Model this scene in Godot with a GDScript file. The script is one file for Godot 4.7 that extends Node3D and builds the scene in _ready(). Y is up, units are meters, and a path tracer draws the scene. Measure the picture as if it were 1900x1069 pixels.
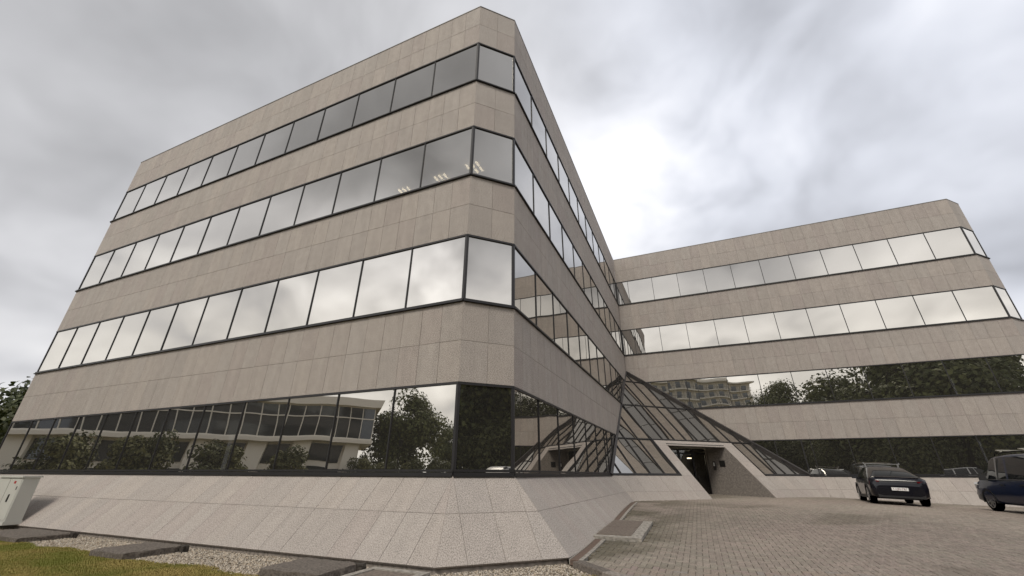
extends Node3D

const EYE := 1.48
const SILL := 1.45          # bottom of the lowest window band; every storey is 4 m
const X0 := -4.808          # front facade meets the chamfer
const Z0 := -8.124
const CH := 0.978
const X1 := -3.830          # face of the front wing that looks at the forecourt
const Z1 := -9.102
const ZI := -30.033         # face of the rear wing
const XE := -26.408         # far left end of the front facade
const XC := 17.143          # right end of the rear facade
const LEG := 9.53           # the glass lean-to reaches this far along both wings
const TOPY := 6.7388        # and this high above the sills (45 degrees)
const BAT := 1.36           # height of the battered plinth
const R2 := 0.70710678

var rng := RandomNumberGenerator.new()
var cam: Camera3D
var M := {}
var taken := {}
var panel_jobs := []

# ------------------------------------------------------------------ geometry

class Geo:
	var v := PackedVector3Array()
	var n := PackedVector3Array()
	var u := PackedVector2Array()
	var c := PackedColorArray()
	var col := Color.WHITE
	var xf := Transform3D.IDENTITY
	func tri3(a: Vector3, b: Vector3, d: Vector3, na: Vector3, nb: Vector3, nd: Vector3, ua := Vector2.ZERO, ub := Vector2.ZERO, ud := Vector2.ZERO) -> void:
		# a, b, d run anticlockwise seen from outside
		v.append(xf * a); v.append(xf * d); v.append(xf * b)
		n.append((xf.basis * na).normalized()); n.append((xf.basis * nd).normalized()); n.append((xf.basis * nb).normalized())
		u.append(ua); u.append(ud); u.append(ub)
		c.append(col); c.append(col); c.append(col)
	func tri(a: Vector3, b: Vector3, d: Vector3) -> void:
		var q := (b - a).cross(d - a).normalized()
		tri3(a, b, d, q, q, q)
	func quad(a: Vector3, b: Vector3, d: Vector3, e: Vector3) -> void:
		var q := (d - a).cross(e - b).normalized()
		tri3(a, b, d, q, q, q, Vector2(0, 1), Vector2(1, 1), Vector2(1, 0))
		tri3(a, d, e, q, q, q, Vector2(0, 1), Vector2(1, 0), Vector2(0, 0))
	func box(at: Vector3, size: Vector3, b := Basis.IDENTITY) -> void:
		var h := size / 2
		var p := []
		for k in 8:
			p.append(at + b * Vector3(h.x if k & 1 else -h.x, h.y if k & 2 else -h.y, h.z if k & 4 else -h.z))
		quad(p[4], p[5], p[7], p[6]); quad(p[1], p[0], p[2], p[3])
		quad(p[5], p[1], p[3], p[7]); quad(p[0], p[4], p[6], p[2])
		quad(p[6], p[7], p[3], p[2]); quad(p[0], p[1], p[5], p[4])
	func bar(a: Vector3, b: Vector3, w: float, d: float, out: Vector3, lift := 0.0) -> void:
		# a bar from a to b, w wide across, d deep along out, its middle lifted along out
		var y := (b - a).normalized()
		var x := y.cross(out).normalized()
		box((a + b) / 2 + out * lift, Vector3(w, (b - a).length(), d), Basis(x, y, out))
	func slab(poly: PackedVector2Array, zf: float, zb: float, bevel: float) -> void:
		# convex, anticlockwise in x-y, front at zf, back at zb
		var q: PackedVector2Array = Geo.inset(poly, bevel) if bevel > 0 else poly
		var k := poly.size()
		for i in range(1, k - 1):
			tri(Vector3(q[0].x, q[0].y, zf), Vector3(q[i].x, q[i].y, zf), Vector3(q[i + 1].x, q[i + 1].y, zf))
		for i in k:
			var j := (i + 1) % k
			if bevel > 0:
				quad(Vector3(poly[i].x, poly[i].y, zf - bevel), Vector3(poly[j].x, poly[j].y, zf - bevel), Vector3(q[j].x, q[j].y, zf), Vector3(q[i].x, q[i].y, zf))
			quad(Vector3(poly[i].x, poly[i].y, zb), Vector3(poly[j].x, poly[j].y, zb), Vector3(poly[j].x, poly[j].y, zf - bevel), Vector3(poly[i].x, poly[i].y, zf - bevel))
	static func inset(poly: PackedVector2Array, d: float) -> PackedVector2Array:
		var out := PackedVector2Array()
		var k := poly.size()
		for i in k:
			var a := (poly[i] - poly[(i + k - 1) % k]).normalized()
			var b := (poly[(i + 1) % k] - poly[i]).normalized()
			var na := Vector2(-a.y, a.x)
			var nb := Vector2(-b.y, b.x)
			var m := na + nb
			out.append(poly[i] + m * (d / maxf(0.35, m.length_squared() / 2)) )
		return out
	func tube(path: Array, r0: float, r1: float, sides := 8) -> void:
		var rings := []
		for i in path.size():
			var t: Vector3 = (path[mini(i + 1, path.size() - 1)] - path[maxi(i - 1, 0)]).normalized()
			var x := t.cross(Vector3.FORWARD if absf(t.z) < 0.9 else Vector3.RIGHT).normalized()
			var y := t.cross(x)
			var r := lerpf(r0, r1, float(i) / maxf(1, path.size() - 1))
			var ring := []
			for k in sides:
				var a := TAU * k / sides
				ring.append([path[i] + (x * cos(a) + y * sin(a)) * r, x * cos(a) + y * sin(a)])
			rings.append(ring)
		for i in rings.size() - 1:
			for k in sides:
				var j := (k + 1) % sides
				var a = rings[i][k]; var b = rings[i][j]; var d = rings[i + 1][j]; var e = rings[i + 1][k]
				tri3(a[0], d[0], b[0], a[1], d[1], b[1]); tri3(a[0], e[0], d[0], a[1], e[1], d[1])
		for k in range(1, sides - 1):
			tri(rings[0][0][0], rings[0][k][0], rings[0][k + 1][0])
			tri(rings[-1][0][0], rings[-1][k + 1][0], rings[-1][k][0])
	func lathe_x(profile: Array, sides := 24) -> void:
		# profile of (x, radius), turned about the x axis
		for i in profile.size() - 1:
			var p: Vector2 = profile[i]; var q: Vector2 = profile[i + 1]
			var t := (q - p).normalized()
			for k in sides:
				var a := TAU * k / sides; var b := TAU * (k + 1) / sides
				var da := Vector3(0, cos(a), sin(a)); var db := Vector3(0, cos(b), sin(b))
				var na := Vector3(-t.y, 0, 0) + da * t.x; var nb := Vector3(-t.y, 0, 0) + db * t.x
				var X := Vector3.RIGHT
				tri3(X * p.x + da * p.y, X * q.x + da * q.y, X * q.x + db * q.y, na, na, nb)
				tri3(X * p.x + da * p.y, X * q.x + db * q.y, X * p.x + db * p.y, na, nb, nb)
	func mesh() -> ArrayMesh:
		var a := []
		a.resize(Mesh.ARRAY_MAX)
		a[Mesh.ARRAY_VERTEX] = v; a[Mesh.ARRAY_NORMAL] = n; a[Mesh.ARRAY_TEX_UV] = u; a[Mesh.ARRAY_COLOR] = c
		var m := ArrayMesh.new()
		m.add_surface_from_arrays(Mesh.PRIMITIVE_TRIANGLES, a)
		return m

func numbered(parent: Node, called: String) -> String:
	var key := str(parent.get_instance_id()) + called
	var k: int = taken.get(key, 0)
	taken[key] = k + 1
	return called if k == 0 else "%s_%03d" % [called, k]

func put_mesh(m: Mesh, called: String, mat: Material, parent: Node = self, at := Transform3D.IDENTITY) -> MeshInstance3D:
	var o := MeshInstance3D.new()
	o.name = numbered(parent, called)
	o.mesh = m
	if mat:
		o.material_override = mat
	o.transform = at
	parent.add_child(o, true)
	return o

func put(g: Geo, called: String, mat: Material, parent: Node = self, at := Transform3D.IDENTITY) -> MeshInstance3D:
	return put_mesh(g.mesh(), called, mat, parent, at)

func tag(o: Node, label: String, category: String, group := "") -> Node:
	o.set_meta("label", label)
	o.set_meta("category", category)
	if group:
		o.set_meta("group", group)
	return o

func structure(o: Node, label := "") -> Node:
	o.set_meta("kind", "structure")
	if label:
		o.set_meta("label", label)
	return o

func thing(called: String, label: String, category: String, at := Vector3.ZERO, turn := 0.0, group := "") -> Node3D:
	var o := Node3D.new()
	o.name = numbered(self, called)
	add_child(o, true)
	o.position = at
	o.rotation.y = turn
	tag(o, label, category, group)
	return o

func copy(o: Node3D, at: Vector3, turn: float, size: float, label: String, group: String) -> Node3D:
	var c: Node3D = o.duplicate()
	c.name = numbered(self, String(o.name).rstrip("_0123456789"))
	add_child(c, true)
	c.position = at
	c.rotation.y = turn
	c.scale = Vector3.ONE * size
	c.set_meta("label", label)
	c.set_meta("group", group)
	return c

# ------------------------------------------------------------------ materials

func lin(r: float, g: float, b: float) -> Color:
	return Color(r, g, b).linear_to_srgb()

func mat(color: Color, rough := 0.8, metal := 0.0) -> StandardMaterial3D:
	var m := StandardMaterial3D.new()
	m.albedo_color = color
	m.roughness = rough
	m.metallic = metal
	return m

func noise(freq: float, sd: int, oct := 4, type := FastNoiseLite.TYPE_SIMPLEX_SMOOTH) -> FastNoiseLite:
	var f := FastNoiseLite.new()
	f.seed = sd
	f.frequency = freq
	f.noise_type = type
	f.fractal_octaves = oct
	f.fractal_type = FastNoiseLite.FRACTAL_FBM if oct > 1 else FastNoiseLite.FRACTAL_NONE
	return f

func gray(size: int, f: FastNoiseLite) -> PackedByteArray:
	var im: Image = f.get_seamless_image(size, size)
	im.convert(Image.FORMAT_L8)
	return im.get_data()

func tex(size: int, data: PackedByteArray, rgb := false) -> ImageTexture:
	return ImageTexture.create_from_image(Image.create_from_data(size, size, false, Image.FORMAT_RGB8 if rgb else Image.FORMAT_L8, data))

func world_map(m: StandardMaterial3D, albedo: Texture2D, per_metre: float, height: Texture2D = null, depth := 0.0) -> StandardMaterial3D:
	m.uv1_triplanar = true
	m.uv1_world_triplanar = true
	m.uv1_scale = Vector3.ONE * per_metre
	m.uv1_triplanar_sharpness = 6.0
	m.albedo_texture = albedo
	if height:
		m.heightmap_enabled = true
		m.heightmap_texture = height
		m.heightmap_scale = depth
	return m

func make_materials() -> void:
	# flamed granite: grains of three tones, cloudy patches, and faint rain streaks laid over
	var S := 1024
	var grain := gray(S, noise(0.085, 11, 2))
	var fine := gray(S, noise(0.20, 12, 1))
	var cloud := gray(S, noise(0.006, 13, 4))
	var lut := PackedByteArray()
	for i in 1024:
		lut.append(int(Color(i / 1023.0, 0, 0).linear_to_srgb().r * 255.0))
	var px := PackedByteArray(); px.resize(S * S * 3)
	var hp := PackedByteArray(); hp.resize(S * S)
	for i in S * S:
		var g := (grain[i] / 255.0 - 0.5) * 1.5 + (fine[i] / 255.0 - 0.5) * 0.9
		var t := clampf(0.77 + g * 0.72 + (cloud[i] / 255.0 - 0.5) * 0.12, 0.22, 1.0)
		var pink := (fine[(i * 7) % (S * S)] / 255.0 - 0.5) * 0.06
		px[i * 3] = lut[int(clampf(t + pink, 0, 1) * 1023)]; px[i * 3 + 1] = lut[int(t * 1010)]; px[i * 3 + 2] = lut[int(clampf(t - pink, 0, 1) * 998)]
		hp[i] = int(clampf(0.5 + g * 0.5, 0, 1) * 255)
	var stone_t := tex(S, px, true)
	var stone_h := tex(S, hp)
	var sp := PackedByteArray(); sp.resize(512 * 512 * 3)
	var streak := gray(512, noise(0.012, 17, 5))
	for i in 512 * 512:
		var t := clampf(0.95 + (streak[i] / 255.0 - 0.5) * 0.15, 0.80, 1.0)
		sp[i * 3] = lut[int(t * 1023)]; sp[i * 3 + 1] = lut[int(t * 1016)]; sp[i * 3 + 2] = lut[int(t * 1008)]
	var streak_t := tex(512, sp, true)
	var tones := [lin(0.482, 0.438, 0.405), lin(0.464, 0.425, 0.396), lin(0.500, 0.454, 0.418), lin(0.470, 0.422, 0.393), lin(0.490, 0.449, 0.418)]
	M.stone = []
	for k in 5:
		var m := world_map(mat(tones[k], 0.85), stone_t, 0.42, stone_h, 0.12)
		m.detail_enabled = true
		m.detail_albedo = streak_t
		m.detail_blend_mode = BaseMaterial3D.BLEND_MODE_MUL
		m.detail_uv_layer = BaseMaterial3D.DETAIL_UV_2
		m.uv2_triplanar = true
		m.uv2_world_triplanar = true
		m.uv2_scale = Vector3(0.55, 0.09, 0.55)
		M.stone.append(m)
	var many: StandardMaterial3D = M.stone[0].duplicate()
	many.albedo_color = Color.WHITE
	many.vertex_color_use_as_albedo = true
	M.stone_many = many
	M.mortar = mat(lin(0.17, 0.15, 0.13), 0.95)
	M.frame = mat(lin(0.012, 0.011, 0.012), 0.5)
	M.frame_dull = mat(lin(0.04, 0.036, 0.036), 0.5)
	M.coping = mat(lin(0.16, 0.15, 0.14), 0.5, 0.4)
	# coated solar glass: mostly mirror, a little of the room shows through
	var g := mat(Color(0.755, 0.74, 0.715, 0.03), 0.0, 0.965)
	g.transparency = BaseMaterial3D.TRANSPARENCY_ALPHA
	M.glass = g
	M.room = mat(lin(0.35, 0.33, 0.30), 0.9)
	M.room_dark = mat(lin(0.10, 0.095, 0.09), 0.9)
	M.roof = mat(lin(0.12, 0.12, 0.12), 0.95)
	# rough concrete
	var cn := gray(512, noise(0.02, 21, 5))
	var cf := gray(512, noise(0.18, 22, 2))
	var cp := PackedByteArray(); cp.resize(512 * 512 * 3)
	var ch := PackedByteArray(); ch.resize(512 * 512)
	for i in 512 * 512:
		var t := clampf(0.78 + (cn[i] / 255.0 - 0.5) * 0.7 + (cf[i] / 255.0 - 0.5) * 0.35, 0.2, 1.0)
		cp[i * 3] = lut[int(t * 1023)]; cp[i * 3 + 1] = lut[int(t * 1012)]; cp[i * 3 + 2] = lut[int(t * 995)]
		ch[i] = int(clampf(0.5 + (cn[i] / 255.0 - 0.5) * 0.6 + (cf[i] / 255.0 - 0.5) * 0.8, 0, 1) * 255)
	M.conc_t = tex(512, cp, true)
	M.conc_h = tex(512, ch)
	M.concrete = world_map(mat(lin(0.36, 0.335, 0.30), 0.9), M.conc_t, 0.8, M.conc_h, 0.4)
	M.concrete_old = world_map(mat(lin(0.27, 0.235, 0.205), 0.95), M.conc_t, 1.6, M.conc_h, 2.5)
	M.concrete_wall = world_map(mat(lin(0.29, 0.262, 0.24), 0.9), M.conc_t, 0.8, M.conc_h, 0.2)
	M.base = world_map(mat(lin(0.30, 0.265, 0.235), 0.9), M.conc_t, 0.9, M.conc_h, 0.4)
	M.rust = world_map(mat(lin(0.16, 0.11, 0.085), 0.7), M.conc_t, 1.3)
	M.plate = world_map(mat(lin(0.19, 0.155, 0.13), 0.65), M.conc_t, 1.1)
	M.brick = world_map(mat(Color.WHITE, 0.85), M.conc_t, 2.6, M.conc_h, 0.25)
	M.brick.vertex_color_use_as_albedo = true
	M.sand = world_map(mat(lin(0.06, 0.052, 0.044), 1.0), M.conc_t, 1.7)
	M.soil = world_map(mat(lin(0.24, 0.20, 0.09), 1.0), M.conc_t, 0.5)
	M.asphalt = world_map(mat(lin(0.09, 0.088, 0.085), 0.95), M.conc_t, 0.4)
	M.pebble_bed = world_map(mat(lin(0.3, 0.25, 0.19), 1.0), M.conc_t, 4.0, M.conc_h, 1.0)
	var v := mat(Color.WHITE, 0.8)
	v.vertex_color_use_as_albedo = true
	M.tinted = v
	M.grass = mat(Color.WHITE, 0.9)
	M.grass.vertex_color_use_as_albedo = true
	M.grass.metallic_specular = 0.08
	var leaf := mat(Color.WHITE, 0.65)
	leaf.vertex_color_use_as_albedo = true
	leaf.backlight_enabled = true
	leaf.backlight = Color(0.45, 0.5, 0.2)
	M.leaf = leaf
	M.bark = mat(lin(0.10, 0.085, 0.065), 0.95)
	M.cabinet = mat(lin(0.50, 0.50, 0.465), 0.5)
	M.car_black = mat(lin(0.006, 0.006, 0.010), 0.25)
	M.car_black.clearcoat_enabled = true
	M.car_black.clearcoat = 0.35
	M.car_black.metallic_specular = 0.35
	M.car_black.clearcoat_roughness = 0.04
	M.car_blue = M.car_black.duplicate()
	M.car_blue.albedo_color = lin(0.007, 0.016, 0.05)
	M.car_white = M.car_black.duplicate()
	M.car_white.albedo_color = lin(0.7, 0.7, 0.69)
	M.car_glass = mat(lin(0.012, 0.014, 0.016), 0.03)
	M.car_glass.metallic_specular = 0.5
	M.trim = mat(lin(0.012, 0.012, 0.013), 0.6)
	M.tyre = mat(lin(0.015, 0.015, 0.015), 0.9)
	M.rim = mat(lin(0.38, 0.38, 0.38), 0.35, 0.8)
	M.tail = mat(lin(0.12, 0.008, 0.010), 0.15)
	M.lamp_lens = mat(lin(0.55, 0.55, 0.55), 0.1, 0.3)
	M.plate_white = mat(lin(0.75, 0.75, 0.74), 0.5)
	M.ink = mat(lin(0.12, 0.015, 0.02), 0.6)
	M.black = mat(lin(0.012, 0.012, 0.012), 0.5)
	M.silver = mat(lin(0.5, 0.48, 0.42), 0.4, 0.6)
	M.office_light = mat(lin(0.86, 0.82, 0.74), 0.8)
	M.office_glass = mat(lin(0.10, 0.11, 0.12), 0.05, 0.6)
	M.cream = mat(lin(0.74, 0.71, 0.64), 0.9)
	M.rail = mat(lin(0.09, 0.085, 0.08), 0.7)
	M.lamp = mat(lin(0.9, 0.85, 0.7))
	M.lamp.emission_enabled = true
	M.lamp.emission = Color(1.0, 0.93, 0.78)
	M.lamp.emission_energy_multiplier = 8.0
	M.lamp_small = M.lamp.duplicate()
	M.lamp_small.emission_energy_multiplier = 6.0

# ------------------------------------------------------------------ sky

func make_sky() -> ImageTexture:
	var W := 1024
	var H := 512
	var im := Image.create(W, H, false, Image.FORMAT_RGBF)
	var a := noise(1.9, 5, 6)
	var b := noise(0.8, 9, 4)
	var bright := Vector3(0.12, 0.66, -0.74).normalized()
	var white := Vector3(-0.01, 0.60, -0.80).normalized()
	var side_fill := Vector3(0.90, 0.36, -0.24).normalized()  # added bright patch in the unseen sky, there to light the side facade
	var low_break := Vector3(-0.50, 0.45, 0.74).normalized()
	var low_dark := Vector3(0.16, 0.41, 0.90).normalized()
	for j in H:
		var el := PI / 2 - (j + 0.5) / H * PI
		for i in W:
			var az := (i + 0.5) / W * TAU
			var d := Vector3(sin(az) * cos(el), sin(el), -cos(az) * cos(el))
			if el < -0.05:
				im.set_pixel(i, j, Color(0.35, 0.34, 0.32))
				continue
			# clouds live on a plane overhead, so they flatten towards the horizon
			var p := Vector3(d.x, 0, d.z) / (maxf(d.y, 0.0) + 0.34) * 1.5
			var w := b.get_noise_3d(p.x, 3.0, p.z)
			var q := a.get_noise_3d(p.x + w * 0.35, w * 0.4, p.z - w * 0.25)
			var s := maxf(d.y, 0.0)
			# an even cover, brighter low down, with a bright break over the notch between the wings and another low behind the viewer, plus the added fill out of view to the right
			var back := smoothstep(-0.2, 0.6, d.z)
			var base := lerpf(lerpf(0.60, 0.43, smoothstep(0.14, 0.30, s)), lerpf(0.98, 0.31, smoothstep(0.26, 0.70, s)), back)
			var near_sun := exp(-pow(d.angle_to(bright) / 0.40, 2.0))
			var near_white := exp(-pow(d.angle_to(white) / 0.21, 2.0))
			var rift := exp(-pow(d.angle_to(low_break) / 0.20, 2.0)) * 0.50 * (1.0 + 1.2 * q) - exp(-pow(d.angle_to(low_dark) / 0.13, 2.0)) * 0.38
			var l := base * (1.0 + lerpf(0.26, 0.42, back) * q + 0.26 * w) + near_sun * 0.09 * (1.0 + 1.0 * q) + near_white * 0.29 * (1.0 + 0.8 * q + 0.6 * w) + rift + 0.5 * exp(-pow(d.angle_to(side_fill) / 0.44, 2.0)) * (1.0 + q)
			l = clampf(l, 0.2, 1.6)
			var warm := smoothstep(0.45, 0.9, l) * (1.0 - smoothstep(0.1, 0.6, s))
			var cool := smoothstep(-0.4, 0.2, d.x) * (1.0 - back) * (1.0 - smoothstep(0.55, 0.9, l))
			im.set_pixel(i, j, Color(l * lerpf(0.985, 1.01, warm) * (1.0 - 0.03 * cool), l * 0.990, l * lerpf(1.03, 0.955, warm) * (1.0 + 0.06 * cool)))
	return ImageTexture.create_from_image(im)

# ------------------------------------------------------------------ facades

# a facade is a plane: origin, u to the right as seen from outside, v up in the plane, n out
func facade(o: Vector3, u: Vector3, n: Vector3, batter := false) -> Transform3D:
	if batter:
		return Transform3D(Basis(u, (Vector3.UP - n).normalized(), (n + Vector3.UP).normalized()), o)
	return Transform3D(Basis(u, Vector3.UP, n), o)

func ccw(p: PackedVector2Array) -> PackedVector2Array:
	if Geometry2D.is_polygon_clockwise(p):
		p.reverse()
	return p

func area(p: PackedVector2Array) -> float:
	var s := 0.0
	for i in p.size():
		s += p[i].cross(p[(i + 1) % p.size()])
	return s / 2

func clean(p: PackedVector2Array) -> PackedVector2Array:
	var q := PackedVector2Array()
	for i in p.size():
		if p[i].distance_to(p[(i + 1) % p.size()]) > 0.003:
			q.append(p[i])
	return q

func cells(region: PackedVector2Array, us: Array, vs: Array, least := 0.006) -> Array:
	var out := []
	for i in us.size() - 1:
		for j in vs.size() - 1:
			var r := PackedVector2Array([Vector2(us[i], vs[j]), Vector2(us[i + 1], vs[j]), Vector2(us[i + 1], vs[j + 1]), Vector2(us[i], vs[j + 1])])
			for p in Geometry2D.intersect_polygons(region, r):
				p = clean(ccw(p))
				if p.size() > 2 and area(p) > least:
					out.append(p)
	return out

func rect(u0: float, u1: float, v0: float, v1: float) -> PackedVector2Array:
	return PackedVector2Array([Vector2(u0, v0), Vector2(u1, v0), Vector2(u1, v1), Vector2(u0, v1)])

func steps(from: float, to: float, step: float) -> Array:
	var a := [from]
	var x := from + step
	while x < to - 0.02:
		a.append(x)
		x += step
	a.append(to)
	return a

func flat(region: PackedVector2Array, f: Transform3D, depth: float, g: Geo) -> void:
	g.xf = f
	var t := Geometry2D.triangulate_polygon(region)
	for k in range(0, t.size(), 3):
		var a := region[t[k]]; var b := region[t[k + 1]]; var d := region[t[k + 2]]
		if (b - a).cross(d - a) < 0:
			var s := b; b = d; d = s
		g.tri(Vector3(a.x, a.y, depth), Vector3(b.x, b.y, depth), Vector3(d.x, d.y, depth))
	g.xf = Transform3D.IDENTITY

func seen_size(at: Vector3, n: Vector3, a: float) -> float:
	# rough share of the picture, to choose which pieces are single objects
	var l := cam.transform.affine_inverse() * at
	if l.z > -1.0 or absf(l.x) > -l.z * 1.32 or absf(l.y) > -l.z * 0.76:
		return 0.0
	var to := cam.position - at
	return maxf(0.0, a * n.dot(to.normalized())) / l.z ** 2

func stone(region: PackedVector2Array, f: Transform3D, us: Array, vs: Array, wall: Node3D) -> void:
	var back := Geo.new()
	flat(region, f, -0.042, back)
	for p in cells(region, us, vs):
		var q := Geo.inset(p, 0.0026)
		if area(q) < 0.004:
			continue
		var mid := Vector2.ZERO
		for k in q:
			mid += k
		mid /= q.size()
		for k in q.size():
			q[k] -= mid
		var at := f * Transform3D(Basis.IDENTITY, Vector3(mid.x, mid.y, 0))
		panel_jobs.append({"poly": q, "at": at, "wall": wall, "size": seen_size(at.origin, f.basis.z, area(q)), "tone": rng.randi() % 5})
	wall.set_meta("backing", wall.get_meta("backing", []) + [back])

func lay_panels(building: Node3D) -> void:
	panel_jobs.sort_custom(func(a, b): return a.size > b.size)
	var made := {}
	var rest := Geo.new()
	var tones := []
	for m in M.stone:
		tones.append(m.albedo_color.srgb_to_linear())
	for i in panel_jobs.size():
		var j = panel_jobs[i]
		# each panel sits a hair in or out of true
		var at: Transform3D = j.at.translated_local(Vector3(0, 0, rng.randf_range(-0.0015, 0.0015)))
		at.basis = at.basis * Basis(Vector3.UP, rng.randf_range(-0.0012, 0.0012))
		if i < 290:
			var key := ""
			for p in j.poly:
				key += "%.3f,%.3f;" % [p.x, p.y]
			if not made.has(key):
				var g := Geo.new()
				g.slab(j.poly, 0.0, -0.038, 0.004)
				made[key] = g.mesh()
			put_mesh(made[key], "stone_panel", M.stone[j.tone], j.wall, at)
		else:
			rest.xf = at
			rest.col = tones[j.tone]
			rest.slab(j.poly, 0.0, -0.038, 0.004)
	rest.xf = Transform3D.IDENTITY
	var o := put(rest, "stone_panels_beyond", M.stone_many, building)
	o.set_meta("kind", "stuff")

func pane_mesh(poly: PackedVector2Array, bend: Vector3) -> ArrayMesh:
	# float glass is never quite flat: the normals follow a shallow pillow
	var g := Geo.new()
	var lo := poly[0]; var hi := poly[0]
	for p in poly:
		lo = lo.min(p); hi = hi.max(p)
	var sz := hi - lo
	var nrm := func(p: Vector2) -> Vector3:
		var x := (p.x - lo.x) / sz.x * 2 - 1
		var y := (p.y - lo.y) / sz.y * 2 - 1
		return Vector3(bend.x * x * (1 - 0.55 * y * y) + bend.z * sin(y * 3.1 + bend.x * 900), bend.y * y * (1 - 0.55 * x * x) + bend.z * sin(x * 2.7 + bend.y * 700), 1).normalized()
	for c in cells(poly, steps(lo.x, hi.x, sz.x / 6), steps(lo.y, hi.y, sz.y / 6), 1e-6):
		for i in range(1, c.size() - 1):
			g.tri3(Vector3(c[0].x, c[0].y, 0), Vector3(c[i].x, c[i].y, 0), Vector3(c[i + 1].x, c[i + 1].y, 0), nrm.call(c[0]), nrm.call(c[i]), nrm.call(c[i + 1]))
	return g.mesh()

var panes := {}

func glaze(region: PackedVector2Array, f: Transform3D, us: Array, vs: Array, band: Node3D, amount := 1.0) -> void:
	for p in cells(region, us, vs):
		var q := Geo.inset(p, 0.012)
		if area(q) < 0.01:
			continue
		var mid := Vector2.ZERO
		for k in q:
			mid += k
		mid /= q.size()
		for k in q.size():
			q[k] -= mid
		var v := rng.randi() % 5
		var key := "%d " % v
		for k in q:
			key += "%.2f,%.2f;" % [k.x, k.y]
		if not panes.has(key):
			panes[key] = pane_mesh(q, Vector3(rng.randf_range(-0.005, 0.008), rng.randf_range(-0.004, 0.007), rng.randf_range(0.0006, 0.002)) * amount)
		var at := f * Transform3D(Basis.from_euler(Vector3(rng.randf_range(-0.0022, 0.0022), rng.randf_range(-0.0022, 0.0022), 0) * amount), Vector3(mid.x, mid.y, -0.028))
		put_mesh(panes[key], "window_pane", M.glass, band, at)

func ribbon(region: PackedVector2Array, f: Transform3D, us: Array, v0: float, v1: float, b: Node3D, deep_sill: bool, l0: float, l1: float, top1: float, cuts := []) -> void:
	# one band of windows: frame of head, sill and mullions, with its panes; l0..l1 along the sill, top1 the right end of the head
	var g := Geo.new()
	g.xf = f
	var n := Vector3(0, 0, 1)
	g.bar(Vector3(l0, v0 + 0.03, 0), Vector3(l1, v0 + 0.03, 0), 0.06, 0.11, n, -0.02)
	g.bar(Vector3(l0, v0 - 0.012, 0), Vector3(l1, v0 - 0.012, 0), 0.024, 0.15, n, -0.005)
	if deep_sill:
		g.bar(Vector3(l0, v0 + 0.095, 0), Vector3(l1, v0 + 0.095, 0), 0.05, 0.10, n, -0.035)
	g.bar(Vector3(l0, v1 - 0.03, 0), Vector3(top1, v1 - 0.025, 0), 0.05, 0.09, n, -0.038)
	for u in us:
		var top := v1
		if u > top1 + 0.001:
			top = v0 + (v1 - v0) * clampf((l1 - u) / maxf(0.001, l1 - top1), 0, 1)
		if top - v0 > 0.15:
			var w := 0.030
			if u == us[0] or u == us[-1]:
				w = 0.06
			g.bar(Vector3(clampf(u, l0 + w / 2, l1 - w / 2), v0 + 0.06, 0), Vector3(clampf(u, l0 + w / 2, l1 - w / 2), top - 0.05, 0), w, 0.07, n, -0.038)
	g.xf = Transform3D.IDENTITY
	var band := put(g, "window_band", M.frame, b)
	glaze(region, f, cuts if cuts.size() else us, [v0, v1], band)

func clip(p: PackedVector2Array, q: PackedVector2Array) -> PackedVector2Array:
	var r := Geometry2D.intersect_polygons(p, q)
	return ccw(r[0]) if r.size() else PackedVector2Array()

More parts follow.
